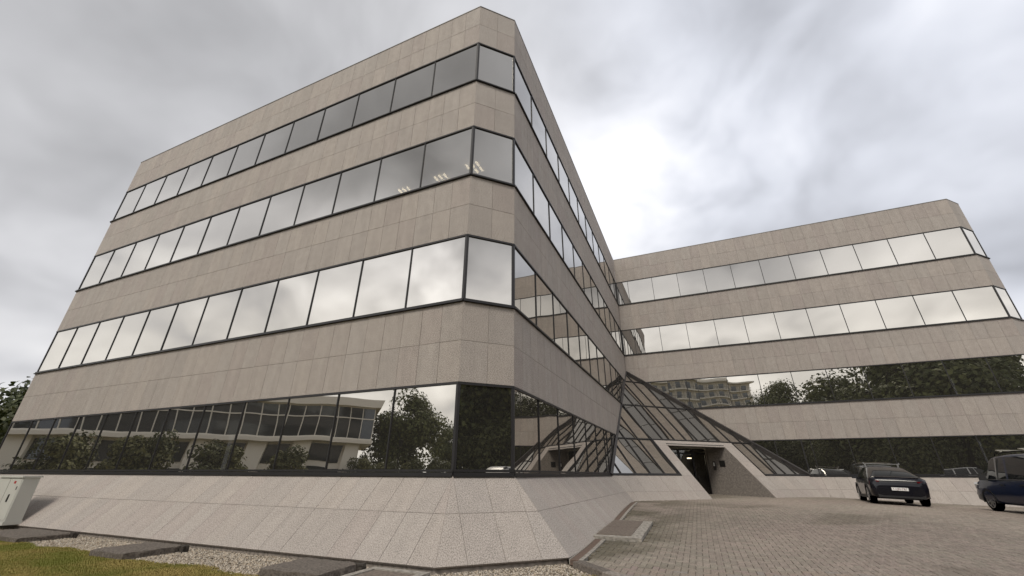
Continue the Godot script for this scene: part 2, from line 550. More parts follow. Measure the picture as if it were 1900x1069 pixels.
func full_facade(f: Transform3D, length: float, module: float, phase: float, panel: float, b: Node3D, cut := 0) -> void:
	# cut 1: the lean-to takes the right end below its slope; cut 2: the left end
	var wall := Node3D.new()
	wall.name = numbered(b, "facade_wall")
	b.add_child(wall, true)
	var keep := rect(0, length, 0, 16)
	if cut == 1:
		keep = PackedVector2Array([Vector2(0, 0), Vector2(length - LEG, 0), Vector2(length, TOPY), Vector2(length, 16), Vector2(0, 16)])
	elif cut == 2:
		keep = PackedVector2Array([Vector2(LEG, 0), Vector2(length, 0), Vector2(length, 16), Vector2(0, 16), Vector2(0, TOPY)])
	var us := [0.0] if phase <= 0.0 else [0.0, phase]
	us += steps(phase if phase > 0 else 0.0, length, module).slice(1)
	var ps := [0.0] if phase <= 0.0 else steps(0.0, phase, panel)
	ps = ps.slice(0, -1) + steps(phase if phase > 0 else 0.0, length, panel)
	for k in 4:
		var v0 := 4.0 * k
		var v1 := v0 + 1.97
		var reg := clip(keep, rect(0, length, v0, v1))
		if reg.size():
			var l0 := 99.0; var l1 := -99.0; var t1 := -99.0; var t0 := 99.0
			for p in reg:
				if p.y < v0 + 0.01:
					l0 = minf(l0, p.x); l1 = maxf(l1, p.x)
				if p.y > v1 - 0.01:
					t0 = minf(t0, p.x); t1 = maxf(t1, p.x)
			if cut == 2:
				var some := us.filter(func(x): return x > l0 - 0.9)
				ribbon(reg, f, [l0] + some.filter(func(x): return x > l0 + 0.3), v0, v1, b, k == 0, l0, l1, t1, us)
				if t0 < l0 - 0.05:
					var g := Geo.new()
					g.xf = f
					g.bar(Vector3(t0, v1 - 0.03, 0), Vector3(l0, v1 - 0.03, 0), 0.06, 0.10, Vector3(0, 0, 1), -0.035)
					for u in us:
						if u > t0 + 0.2 and u < l0:
							var low: float = v0 + (l0 - u) / (l0 - t0) * (v1 - v0)
							g.bar(Vector3(u, low, 0), Vector3(u, v1 - 0.05, 0), 0.045, 0.095, Vector3(0, 0, 1), -0.0395)
					g.xf = Transform3D.IDENTITY
					put(g, "window_frame", M.frame, b)
			else:
				ribbon(reg, f, us.filter(func(x): return x <= maxf(l1, t1) + 0.001), v0, v1, b, k == 0, l0, maxf(l1, t1) if cut == 0 else l1, t1, us)
				if t1 > l1 + 0.05:
					var g := Geo.new()
					g.xf = f
					for u in us:
						if u > l1 and u < t1 - 0.2:
							var low: float = v0 + (u - l1) / (t1 - l1) * (v1 - v0)
							g.bar(Vector3(u, low, 0), Vector3(u, v1 - 0.05, 0), 0.045, 0.095, Vector3(0, 0, 1), -0.0395)
					g.xf = Transform3D.IDENTITY
					put(g, "window_frame", M.frame, b)
		var band := clip(keep, rect(0, length, v1, v0 + 4.0 - 0.024 if k < 3 else 16.0))
		if band.size():
			stone(band, f, ps, [v1, v0 + 2.97, v0 + 4.0], wall)
	finish_wall(wall)
	# coping on the parapet
	var c := Geo.new()
	c.xf = f
	c.bar(Vector3(0, 16.02, 0), Vector3(length, 16.02, 0), 0.04, 0.36, Vector3(0, 0, 1), -0.165)
	c.xf = Transform3D.IDENTITY
	put(c, "coping", M.coping, b)

func finish_wall(wall: Node3D) -> void:
	var all := Geo.new()
	for g in wall.get_meta("backing", []):
		all.v.append_array(g.v); all.n.append_array(g.n); all.u.append_array(g.u); all.c.append_array(g.c)
	wall.remove_meta("backing")
	put(all, "joint_bed", M.mortar, wall)

func plinth(f: Transform3D, region: PackedVector2Array, panel: float, phase: float, b: Node3D) -> void:
	var wall := Node3D.new()
	wall.name = numbered(b, "battered_plinth")
	b.add_child(wall, true)
	var lo := 99.0; var hi := -99.0
	for p in region:
		lo = minf(lo, p.x); hi = maxf(hi, p.x)
	var ps := []
	var x := phase - ceilf((phase - lo) / panel) * panel
	while x < hi + panel:
		ps.append(x)
		x += panel
	stone(region, f, ps, [-2.2, -0.92, 0.0], wall)
	finish_wall(wall)

# ------------------------------------------------------------------ the building

func diag(s: float, y: float, d: float) -> Vector3:
	# along the glass lean-to's foot, height above the sills, distance out from it
	return Vector3(X1 + (s + d) * R2, SILL + y, ZI + LEG + (d - s) * R2)

func office_building() -> void:
	var b := thing("office_building", "four storey granite clad office block with mirrored ribbon windows and a slanted glass entrance", "office building")
	var E := Vector3(1, 0, -1) * R2
	var NE := Vector3(1, 0, 1) * R2
	var f_front := facade(Vector3(XE, SILL, Z0), Vector3.RIGHT, Vector3.BACK)
	var f_cham := facade(Vector3(X0, SILL, Z0), E, NE)
	var f_side := facade(Vector3(X1, SILL, Z1), Vector3.FORWARD, Vector3.RIGHT)
	var f_rear := facade(Vector3(X1, SILL, ZI), Vector3.RIGHT, Vector3.BACK)
	var f_rear_ch := facade(Vector3(XC, SILL, ZI), E, NE)
	var f_left_ch := facade(Vector3(XE - CH, SILL, Z0 - CH), Vector3(1, 0, 1) * R2, Vector3(-1, 0, 1) * R2)
	full_facade(f_front, X0 - XE, 1.8, 0.0, 0.6, b)
	full_facade(f_cham, CH / R2, 2.0, 0.0, CH / R2 / 2, b)
	full_facade(f_side, Z1 - ZI, 1.8, 0.0, 0.6, b, 1)
	full_facade(f_rear, XC - X1, 1.825, fmod(XC - X1, 1.825), 0.6083, b, 2)
	full_facade(f_rear_ch, CH / R2, 2.0, 0.0, CH / R2 / 2, b)
	full_facade(f_left_ch, CH / R2, 2.0, 0.0, CH / R2 / 2, b)
	# far right end of the rear wing and far left end of the front wing
	full_facade(facade(Vector3(XC + CH, SILL, ZI - CH), Vector3.FORWARD, Vector3.RIGHT), 9.0, 1.8, 0.0, 0.6, b)
	full_facade(facade(Vector3(XE - CH, SILL, Z0 - CH - 9.0), Vector3.BACK, Vector3.LEFT), 9.0, 1.8, 0.0, 0.6, b)
	# battered plinth; t is how far a corner opens per metre of slope
	var dn := -BAT / R2
	var t := BAT * tan(PI / 8)
	var L := X0 - XE
	plinth(facade(Vector3(XE, SILL, Z0), Vector3.RIGHT, Vector3.BACK, true), PackedVector2Array([Vector2(0, 0), Vector2(-t, dn), Vector2(L + t, dn), Vector2(L, 0)]), 0.6, L, b)
	var C := CH / R2
	plinth(facade(Vector3(X0, SILL, Z0), E, NE, true), PackedVector2Array([Vector2(0, 0), Vector2(-t, dn), Vector2(C + t, dn), Vector2(C, 0)]), C / 2, 0.0, b)
	var S := Z1 - ZI - LEG
	plinth(facade(Vector3(X1, SILL, Z1), Vector3.FORWARD, Vector3.RIGHT, true), PackedVector2Array([Vector2(0, 0), Vector2(-t, dn), Vector2(S - t, dn), Vector2(S, 0)]), 0.6, 0.0, b)
	var D := LEG / R2
	var fd := facade(diag(0, 0, 0), E, NE, true)
	plinth(fd, PackedVector2Array([Vector2(0, 0), Vector2(t, dn), Vector2(4.87, dn), Vector2(4.87, -0.001), Vector2(4.15, -0.001), Vector2(4.15, 0)]), 0.7, 4.15, b)
	plinth(fd, PackedVector2Array([Vector2(9.92, 0), Vector2(9.92, -0.001), Vector2(9.07, -0.001), Vector2(9.07, dn), Vector2(D - t, dn), Vector2(D, 0)]), 0.7, 9.92, b)
	var W := XC - X1
	plinth(facade(Vector3(X1, SILL, ZI), Vector3.RIGHT, Vector3.BACK, true), PackedVector2Array([Vector2(LEG, 0), Vector2(LEG - t, dn), Vector2(W + t, dn), Vector2(W, 0)]), 0.6083, W, b)
	plinth(facade(Vector3(XC, SILL, ZI), E, NE, true), PackedVector2Array([Vector2(0, 0), Vector2(-t, dn), Vector2(C + t, dn), Vector2(C, 0)]), C / 2, 0.0, b)
	# footing that shows under the plinth
	var ft := Geo.new()
	var o := BAT - 0.06
	var ot := o * tan(PI / 8)
	ft.box(Vector3((XE + X0 + ot) / 2, -0.06, Z0 + o - 0.1), Vector3(X0 + ot - XE, 0.28, 0.2))
	ft.bar(Vector3(X0 + ot, -0.06, Z0 + o) - NE * 0.1, Vector3(X1 + o, -0.06, Z1 + ot) - NE * 0.1, 0.28, 0.2, NE)
	put(ft, "footing", M.base, b)

	# slanted glass over the entrance
	var tri := PackedVector2Array([Vector2(0, 0), Vector2(4.15, 0), Vector2(4.15, 2.5), Vector2(9.92, 2.5), Vector2(9.92, 0), Vector2(D, 0), Vector2(D / 2, LEG)])
	var us := [0.0]
	var u := 0.66
	while u < D:
		us.append(u)
		u += 0.8487
	us.append(D)
	var g := Geo.new()
	g.xf = fd
	var n := Vector3(0, 0, 1)
	var vs := [0.0, 2.56, 5.62, 8.38, LEG]
	for x in us.slice(1, -1):
		var top := minf(x, D - x) * LEG / (D / 2)
		var from := 2.56 if x > 4.2 and x < 9.9 else 0.06
		if top > from + 0.1:
			g.bar(Vector3(x, from, 0), Vector3(x, top - 0.08, 0), 0.052, 0.09, n, -0.03)
	for k in [1, 2, 3]:
		var h: float = vs[k] / LEG * D / 2
		g.bar(Vector3(h + 0.08, vs[k], 0), Vector3(D - h - 0.08, vs[k], 0), 0.06, 0.084, n, -0.03)
	for part in [[0.0, 4.15], [9.92, D]]:
		g.bar(Vector3(part[0], 0.05, 0), Vector3(part[1], 0.05, 0), 0.10, 0.12, n, -0.02)
	g.bar(Vector3(4.12, 0.0, 0), Vector3(4.12, 2.56, 0), 0.07, 0.11, n, -0.02)
	g.bar(Vector3(9.95, 0.0, 0), Vector3(9.95, 2.56, 0), 0.07, 0.11, n, -0.02)
	g.xf = Transform3D.IDENTITY
	var lean := put(g, "entrance_glazing", M.frame, b)
	glaze(tri, fd, us, vs, lean, 1.6)
	var edge := Geo.new()
	edge.xf = fd
	edge.bar(Vector3(0.03, 0, 0), Vector3(D / 2 - 0.02, LEG + 0.05, 0), 0.13, 0.20, n, 0.01)
	edge.bar(Vector3(D / 2 + 0.02, LEG + 0.05, 0), Vector3(D - 0.03, 0, 0), 0.15, 0.21, n, 0.01)
	edge.xf = Transform3D.IDENTITY
	put(edge, "edge_beam", M.frame_dull, b)
	# stone portal around the entrance
	var portal := Node3D.new()
	portal.name = "entrance_portal"
	b.add_child(portal, true)
	var pv := [dn, -0.92, 0.0, 0.86, 2.13]
	stone(rect(4.15, 4.87, 0.0, 2.13), fd, [4.15, 4.87], [0.0, 1.0, 2.13], portal)
	stone(rect(9.07, 9.92, 0.0, 2.13), fd, [9.07, 9.92], [0.0, 1.0, 2.13], portal)
	stone(rect(4.15, 9.92, 2.13, 2.5), fd, [4.15, 5.4, 6.8, 8.2, 9.92], [2.13, 2.5], portal)
	finish_wall(portal)
	# recess behind it
	var back := -3.1
	var floor_y := -1.2
	var top_y := 1.5
	var rw := Geo.new()
	for side in [[9.07, 1.0], [4.87, -1.0]]:
		var s: float = side[0]
		var q := [diag(s, floor_y, back), diag(s, floor_y, -floor_y - 0.06), diag(s, top_y, -top_y - 0.06), diag(s, top_y, back)]
		var q2 := []
		for p in q:
			q2.append(p + E * 0.15 * side[1])
		if side[1] < 0:
			rw.quad(q[1], q[0], q[3], q[2]); rw.quad(q2[0], q2[1], q2[2], q2[3])
		else:
			rw.quad(q[0], q[1], q[2], q[3]); rw.quad(q2[1], q2[0], q2[3], q2[2])
		for k in 4:
			rw.quad(q[k], q[(k + 1) % 4], q2[(k + 1) % 4], q2[k])
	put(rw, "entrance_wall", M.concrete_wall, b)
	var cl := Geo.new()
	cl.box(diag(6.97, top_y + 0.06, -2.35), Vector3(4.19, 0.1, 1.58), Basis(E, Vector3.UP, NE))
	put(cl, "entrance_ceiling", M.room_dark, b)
	# glass doors at its back, and a dark lobby
	for k in 4:
		var x0 := 4.95 + k * 1.0275
		var fr := Geo.new()
		var lo := -1.02
		for e in [x0 + 0.035, x0 + 0.99]:
			fr.box(diag(e, (lo + 1.42) / 2, back + 0.03), Vector3(0.06, 1.42 - lo, 0.07), Basis(E, Vector3.UP, NE))
		for e in [lo + 0.05, 1.2, 1.41]:
			fr.box(diag(x0 + 0.5125, e, back + 0.03), Vector3(0.895, 0.08, 0.06), Basis(E, Vector3.UP, NE))
		var door := put(fr, "door", M.frame, b)
		var pg := Geo.new()
		pg.box(diag(x0 + 0.5125, (lo + 1.42) / 2, back + 0.02), Vector3(0.88, 1.42 - lo - 0.1, 0.012), Basis(E, Vector3.UP, NE))
		var dg: StandardMaterial3D = M.get("door_glass", null)
		if dg == null:
			dg = mat(Color(0.05, 0.055, 0.055, 0.35), 0.02)
			dg.transparency = BaseMaterial3D.TRANSPARENCY_ALPHA
			M.door_glass = dg
		put(pg, "door_pane", dg, door)
		var hd := Geo.new()
		hd.tube([diag(x0 + (0.88 if k % 2 == 0 else 0.14), -0.2, back + 0.10), diag(x0 + (0.88 if k % 2 == 0 else 0.14), 0.35, back + 0.10)], 0.016, 0.016)
		put(hd, "handle", M.silver, door)
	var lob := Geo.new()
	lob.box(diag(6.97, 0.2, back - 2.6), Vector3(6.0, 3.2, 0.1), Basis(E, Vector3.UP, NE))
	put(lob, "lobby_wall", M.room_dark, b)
	for k in 2:
		var sp := Geo.new()
		sp.box(diag(8.63 + k * 0.28, 0.98, back - 0.9), Vector3(0.13, 0.05, 0.13), Basis(E, Vector3.UP, NE))
		put(sp, "lobby_lamp", M.lamp_small, b)
		var ol := OmniLight3D.new()
		ol.name = "lobby_light_%d" % k
		ol.light_energy = 0.25
		ol.light_color = Color(1.0, 0.93, 0.78)
		ol.light_size = 0.06
		ol.omni_range = 12
		ol.omni_attenuation = 2.0
		ol.shadow_enabled = true
		ol.position = diag(8.63 + k * 0.28, 0.98, back - 0.9)
		add_child(ol, true)

	# rooms: floors, a core, and the lit ceiling fittings that show through the third storey
	for k in 4:
		var sl := Geo.new()
		var y := SILL + 4.0 * k + 2.75
		var h := 1.3
		sl.box(Vector3((XE + X1) / 2, y, (Z0 - 40) / 2), Vector3(X1 - XE - 1.5, h, -40 - Z0 + 64 if false else Z0 + 40 - 1.5))
		put(sl, "floor_slab", M.room, b)
		var s2 := Geo.new()
		s2.box(Vector3((X1 + XC) / 2 + 0.2, y, ZI - 5.7), Vector3(XC - X1 - 1.0, h, 10.0))
		put(s2, "floor_slab", M.room, b)
	var core := Geo.new()
	core.box(Vector3((XE + X1) / 2, SILL + 7.9, -24), Vector3(X1 - XE - 12, 15.8, 20))
	core.box(Vector3((X1 + XC) / 2, SILL + 7.9, ZI - 8.5), Vector3(XC - X1 - 3, 15.8, 4))
	put(core, "core_wall", M.room, b)
	for p in [[-5.75, -10.1], [-7.15, -10.2], [-8.85, -10.3]]:
		var fit := Geo.new()
		for r in 2:
			for q in 3:
				fit.box(Vector3(p[0] + q * 0.2 - 0.2, SILL + 10.06, p[1] + r * 0.3), Vector3(0.07, 0.04, 0.22))
		var lt := put(fit, "ceiling_lamp", M.lamp, b)
		var al := AreaLight3D.new()
		al.name = "ceiling_light"
		al.area_size = Vector2(0.6, 0.5)
		al.light_energy = 0.6
		al.light_color = Color(1.0, 0.93, 0.78)
		al.area_range = 20
		al.area_attenuation = 2.0
		al.shadow_enabled = true
		al.position = Vector3(p[0], SILL + 10.0, p[1] + 0.15)
		al.rotation.x = -PI / 2
		add_child(al, true)
	# roof and the walls nobody sees
	var rf := Geo.new()
	rf.box(Vector3((XE - CH + X1) / 2 - 0.1, SILL + 15.7, (Z0 - 40) / 2 - 0.9), Vector3(X1 - XE + CH - 0.9, 0.1, 30.2))
	rf.box(Vector3((X1 + XC + CH) / 2 - 0.4, SILL + 15.68, ZI - 5.6), Vector3(XC + CH - X1 - 0.5, 0.1, 9.6))
	put(rf, "roof", M.roof, b)
	var bk := Geo.new()
	bk.box(Vector3((XE + X1) / 2 - 0.5, SILL + 7, -40.2), Vector3(X1 - XE + 1, 18, 0.3))
	bk.box(Vector3(XE - CH + 0.2, SILL + 7, -29.2), Vector3(0.3, 18, 21.6))
	bk.box(Vector3((X1 + XC + CH) / 2, SILL + 7, ZI - 10.3), Vector3(XC + CH - X1 - 0.1, 18, 0.3))
	put(bk, "rear_wall", M.stone[0], b)
	lay_panels(b)

# ------------------------------------------------------------------ ground

func ground_y(x: float, z: float) -> float:
	var sz := smoothstep(7.5, 21.0, -z)
	var sx := smoothstep(4.0, 14.0, x)
	return 0.06 + 0.40 * sz * (1.0 - 0.7 * sx)

func kerb_side(x: float, z: float) -> float:
	return (x - z - 6.08) * R2        # positive on the paving

func on_paving(x: float, z: float) -> bool:
	if kerb_side(x, z) < 0.14 or x > 26 or z > 3:
		return false
	var drop := SILL - ground_y(x, z)
	if x < X1 + drop + (0.27 if z > -19.3 else 0.0):
		return false
	if x < -1.42 and z < -10.8 and z > -13.62:
		return false
	var s := ((x - X1) - (z - ZI - LEG)) * R2
	var d := ((x - X1) + (z - ZI - LEG)) * R2
	if s > 4.87 and s < 9.07 and d > -3.05:
		return z > ZI + 0.3
	return d > drop + 0.05 and (z > ZI + drop + 0.05)

func tilt(x: float, z: float) -> Basis:
	var e := 0.3
	var n := Vector3(ground_y(x - e, z) - ground_y(x + e, z), 2 * e, ground_y(x, z - e) - ground_y(x, z + e)).normalized()
	return Basis(n.cross(Vector3.BACK).normalized(), n, Vector3.RIGHT.cross(n).normalized()).orthonormalized()

func sheet(x0: float, x1: float, z0: float, z1: float, step: float, lift: float, f: Callable) -> Geo:
	var g := Geo.new()
	var xs := steps(x0, x1, step)
	var zs := steps(z0, z1, step)
	for i in xs.size() - 1:
		for j in zs.size() - 1:
			var q := []
			for p in [[i, j + 1], [i + 1, j + 1], [i + 1, j], [i, j]]:
				q.append(Vector3(xs[p[0]], f.call(xs[p[0]], zs[p[1]]) + lift, zs[p[1]]))
			g.quad(q[0], q[1], q[2], q[3])
	return g

func grounds() -> void:
	var g := Geo.new()
	g.quad(Vector3(-900, -0.12, 900), Vector3(900, -0.12, 900), Vector3(900, -0.12, -900), Vector3(-900, -0.12, -900))
	structure(put(g, "ground", M.soil), "dull green open ground around the office block")
	var rd := Geo.new()
	rd.quad(Vector3(26.2, 0.02, 40), Vector3(70, 0.02, 40), Vector3(70, 0.02, -60), Vector3(26.2, 0.02, -60))
	rd.quad(Vector3(9.2, 0.02, 16), Vector3(26.2, 0.02, 16), Vector3(26.2, 0.02, 3.0), Vector3(9.2, 0.02, 3.0))
	structure(put(rd, "road", M.asphalt), "grey asphalt road behind the forecourt")
	# block paving in herringbone, 11 by 22 cm blocks
	var pave := Node3D.new()
	pave.name = "paving"
	add_child(pave, true)
	structure(pave, "brownish herringbone block paving of the forecourt")
	var bed := sheet(-2.9, 26.2, -31.5, 3.0, 0.9, -0.022, func(x, z): return ground_y(x, z) if kerb_side(x, z) > 0.1 else -0.3)
	put(bed, "sand_bed", M.sand, pave)
	var U := 0.112
	var bg := Geo.new()
	bg.slab(rect(-U + 0.0032, U - 0.0032, -U / 2 + 0.0032, U / 2 - 0.0032), 0.0, -0.06, 0.006)
	var block := bg.mesh()
	var tone := noise(0.09, 31, 3)
	var moss := noise(0.35, 33, 4)
	var spots := []
	var lie := Basis(Vector3.RIGHT, Vector3.FORWARD, Vector3.UP)    # the block's front looks up
	var turned := Basis(Vector3.UP, PI / 2) * lie
	for i in range(-26, 234):
		for j in range(-281, 27):
			var k := posmod(i - j, 4)
			if k != 0 and k != 3:
				continue
			var x := (i + (1.0 if k == 0 else 0.5)) * U
			var z := (j + (0.5 if k == 0 else 1.0)) * U
			if not on_paving(x, z):
				continue
			var jit := Vector3(rng.randf_range(-0.001, 0.001), rng.randf_range(-0.003, 0.003), rng.randf_range(-0.001, 0.001))
			var bs := tilt(x, z) * Basis.from_euler(Vector3(rng.randf_range(-0.008, 0.008), rng.randf_range(-0.008, 0.008), rng.randf_range(-0.008, 0.008)))
			var t := Transform3D(bs * (lie if k == 0 else turned), Vector3(x, ground_y(x, z), z) + jit)
			var v := 1.0 + tone.get_noise_2d(x, z) * 0.28 + rng.randf_range(-0.13, 0.13)
			var pink := clampf(0.5 + tone.get_noise_2d(x + 90, z) * 0.9 + rng.randf_range(-0.35, 0.35), 0, 1)
			var c := Color(0.305, 0.274, 0.226).lerp(Color(0.325, 0.268, 0.234), pink)
			# damp, mossy blocks near the plinth and the hatch
			var wet := smoothstep(3.2, 0.0, x + 2.6) * smoothstep(-0.25, 0.35, moss.get_noise_2d(x, z) + 0.15) + smoothstep(0.35, 0.55, moss.get_noise_2d(x * 0.4 + 50, z * 0.4)) * 0.4
			c = c.lerp(Color(0.105, 0.092, 0.058), clampf(wet, 0, 0.75))
			c = c * v
			spots.append([t, Color(c.r, c.g, c.b), seen_size(t.origin, Vector3.UP, 0.025)])
	spots.sort_custom(func(p, q): return p[2] > q[2])
	var tinted := []
	for k in 6:
		var m: StandardMaterial3D = M.brick.duplicate()
		m.vertex_color_use_as_albedo = false
		m.albedo_color = lin(0.300 + 0.014 * (k % 3), 0.262 + 0.006 * (k % 2), 0.216 + 0.009 * (k % 4)) * 1.0
		tinted.append(m)
	for k in 290:
		put_mesh(block, "paving_block", tinted[rng.randi() % 6], pave, spots[k][0])
	var mm := MultiMesh.new()
	mm.transform_format = MultiMesh.TRANSFORM_3D
	mm.use_colors = true
	mm.mesh = block
	mm.instance_count = spots.size() - 290
	for k in range(290, spots.size()):
		mm.set_instance_transform(k - 290, spots[k][0])
		mm.set_instance_color(k - 290, spots[k][1])
	var many := MultiMeshInstance3D.new()
	many.name = "paving_blocks_beyond"
	many.multimesh = mm
	many.material_override = M.brick
	many.set_meta("kind", "stuff")
	pave.add_child(many, true)

	# gravel margin
	var gr := Node3D.new()
	gr.name = "gravel"
	add_child(gr, true)
	gr.set_meta("kind", "stuff")
	gr.set_meta("label", "pale beige gravel margin between the lawn and the stone plinth")
	put(sheet(-30, 3.5, -8.7, -3.6, 1.2, 0.0, func(x, z): return -0.022 if kerb_side(x, z) < 0.9 else -0.2), "gravel_bed", M.pebble_bed, gr)
	var pm := MultiMesh.new()
	pm.transform_format = MultiMesh.TRANSFORM_3D
	pm.use_colors = true
	var sg := Geo.new()
	var ring := []
	for k in 6:
		ring.append(Vector3(cos(TAU * k / 6) * (1.0 if k % 2 else 0.85), 0.1 * (k % 3), sin(TAU * k / 6) * 0.8))
	for k in 6:
		var p: Vector3 = ring[k]; var q: Vector3 = ring[(k + 1) % 6]
		var m1 := p * 0.55 + Vector3(0, 0.6, 0); var m2 := q * 0.55 + Vector3(0, 0.6, 0)
		sg.quad(q, p, m1, m2)
		sg.tri(m2, m1, Vector3(0.05, 0.72, 0))
		sg.tri(p, q, Vector3(0, -0.5, 0))
	pm.mesh = sg.mesh()
	var stones := []
	for k in 75000:
		var x := rng.randf_range(-19.5, -0.6)
		var z := rng.randf_range(-8.6, -5.05)
		var lim := grass_edge(x)
		var base := Z0 + BAT - 0.06
		if z > lim + rng.randf_range(-0.06, 0.1) or (x < X0 + 0.55 and z < base) or kerb_side(x, z) > -0.12:
			continue
		if x >= X0 + 0.55 and (x - (X0 + 0.55)) + (z - base) < 0.0:
			continue
		if rng.randf() > clampf(1.3 + x * 0.03, 0.5, 1.0):
			continue
		stones.append(Vector3(x, rng.randf_range(-0.020, -0.008), z))
	pm.instance_count = stones.size()
	for k in stones.size():
		var s := rng.randf_range(0.009, 0.021)
		pm.set_instance_transform(k, Transform3D(Basis.from_euler(Vector3(rng.randf() * 0.8, rng.randf() * TAU, rng.randf() * 0.8)).scaled(Vector3.ONE * s), stones[k]))
		var w := rng.randf()
		var c := Color(0.42, 0.34, 0.25).lerp(Color(0.56, 0.51, 0.44), w) * rng.randf_range(0.55, 1.15)
		if rng.randf() < 0.12:
			c = c * 0.5
		pm.set_instance_color(k, Color(c.r, c.g, c.b))
	var pmi := MultiMeshInstance3D.new()
	pmi.name = "pebbles"
	pmi.multimesh = pm
	pmi.material_override = M.tinted
	pmi.set_meta("kind", "stuff")
	gr.add_child(pmi, true)

	# lawn
	var lawn := Node3D.new()
	lawn.name = "lawn"
	add_child(lawn, true)
	structure(lawn, "dry yellowish green lawn in the lower left corner")
	put(sheet(-40, 3.0, -5.5, 20, 1.4, 0.0, func(x, z): return -0.004 if z > grass_edge(x) - 0.6 and kerb_side(x, z) < 0.6 else -0.15), "turf", M.soil, lawn)
	var tuft := Geo.new()
	for k in 6:
		var a := TAU * k / 6 + rng.randf() * 0.8
		var root := Vector3(cos(a * 1.7), 0, sin(a * 2.3)) * 0.02
		var lean_v := Vector3(cos(a), 0, sin(a)) * rng.randf_range(0.008, 0.022)
		var side := Vector3(-sin(a), 0, cos(a)) * 0.0030
		var up := Vector3(0, rng.randf_range(0.014, 0.026), 0)
		var nn := Vector3(cos(a) * 0.3, 1, sin(a) * 0.3).normalized()
		var p0 := root - side; var p1 := root + side
		var p2 := root + side * 0.7 + up * 0.6 + lean_v * 0.4; var p3 := root - side * 0.7 + up * 0.6 + lean_v * 0.4
		tuft.tri3(p0, p1, p2, nn, nn, nn); tuft.tri3(p0, p2, p3, nn, nn, nn); tuft.tri3(p3, p2, root + up + lean_v, nn, nn, nn)
	var gm := MultiMesh.new()
	gm.transform_format = MultiMesh.TRANSFORM_3D
	gm.use_colors = true
	gm.mesh = tuft.mesh()
	var blades := []
	var dry := noise(0.55, 41, 3)
	for k in 170000:
		var x := rng.randf_range(-19.0, -3.6)
		var z := rng.randf_range(-6.0, -2.2)
		if z < grass_edge(x) + rng.randf_range(-0.10, 0.05) or x < -8.5 * (-z) / 2.2 or x > 1.9 * z + 4.5:
			continue
		blades.append(Vector3(x, -0.004, z))
	for k in 500:
		var p := Vector3(-1.75 + rng.randfn(0, 0.16), -0.01, -7.55 + rng.randfn(0, 0.14))
		if kerb_side(p.x, p.z) < -0.1:
			blades.append(p)
	gm.instance_count = blades.size()
	for k in blades.size():
		var p: Vector3 = blades[k]
		var s := rng.randf_range(0.6, 1.25)
		gm.set_instance_transform(k, Transform3D(Basis(Vector3.UP, rng.randf() * TAU).scaled(Vector3(s, s * rng.randf_range(0.7, 1.2), s)), p))
		var d := clampf(0.5 + dry.get_noise_2d(p.x, p.z) * 1.1 + smoothstep(-11, -7, p.x) * 0.45 - 0.2 + rng.randf_range(-0.3, 0.3), 0, 1)
		var c := Color(0.225, 0.235, 0.060).lerp(Color(0.44, 0.345, 0.130), d) * rng.randf_range(0.7, 1.15)
		gm.set_instance_color(k, Color(c.r, c.g, c.b))
	var gmi := MultiMeshInstance3D.new()
	gmi.name = "grass"
	gmi.multimesh = gm
	gmi.material_override = M.grass
	gmi.set_meta("kind", "stuff")
	lawn.add_child(gmi, true)

func grass_edge(x: float) -> float:
	return -5.5 + 0.10 * sin(x * 1.7) + 0.06 * sin(x * 4.1 + 1.0) - 0.12 * smoothstep(-10.0, -14.0, x)

# ------------------------------------------------------------------ small things by the plinth

func rough_block(size: Vector3, sd: int, chips: float) -> Geo:
	# a weathered slab: a box cut into cells, its skin pushed about, its rim chipped
	var g := Geo.new()
	var f := noise(3.5, sd, 3)
	var nx := 14; var nz := 12; var ny := 3
	var pos := func(a: float, b: float, c: float) -> Vector3:
		var p := Vector3((a - 0.5) * size.x, b * size.y, (c - 0.5) * size.z)
		var rim := 0.0
		if b > 0.95:
			rim = maxf(smoothstep(0.42, 0.5, absf(a - 0.5)), smoothstep(0.42, 0.5, absf(c - 0.5)))
		p += Vector3(f.get_noise_3d(p.x * 2, p.y * 2, p.z * 2), f.get_noise_3d(p.x * 2 + 9, p.y, p.z * 2) * 0.5, f.get_noise_3d(p.x * 2, p.y + 7, p.z * 2)) * chips
		p.y -= rim * chips * (0.6 + 0.8 * absf(f.get_noise_3d(p.x * 3, 5, p.z * 3)))
		return p
	for i in nx:
		for j in nz:
			g.quad(pos.call(float(i) / nx, 1.0, float(j + 1) / nz), pos.call(float(i + 1) / nx, 1.0, float(j + 1) / nz), pos.call(float(i + 1) / nx, 1.0, float(j) / nz), pos.call(float(i) / nx, 1.0, float(j) / nz))
	for k in ny:
		var b0 := float(k) / ny; var b1 := float(k + 1) / ny
		for i in nx:
			var a0 := float(i) / nx; var a1 := float(i + 1) / nx
			g.quad(pos.call(a0, b0, 1.0), pos.call(a1, b0, 1.0), pos.call(a1, b1, 1.0), pos.call(a0, b1, 1.0))
			g.quad(pos.call(a1, b0, 0.0), pos.call(a0, b0, 0.0), pos.call(a0, b1, 0.0), pos.call(a1, b1, 0.0))
		for j in nz:
			var c0 := float(j) / nz; var c1 := float(j + 1) / nz
			g.quad(pos.call(1.0, b0, c1), pos.call(1.0, b0, c0), pos.call(1.0, b1, c0), pos.call(1.0, b1, c1))
			g.quad(pos.call(0.0, b0, c0), pos.call(0.0, b0, c1), pos.call(0.0, b1, c1), pos.call(0.0, b1, c0))
	return g

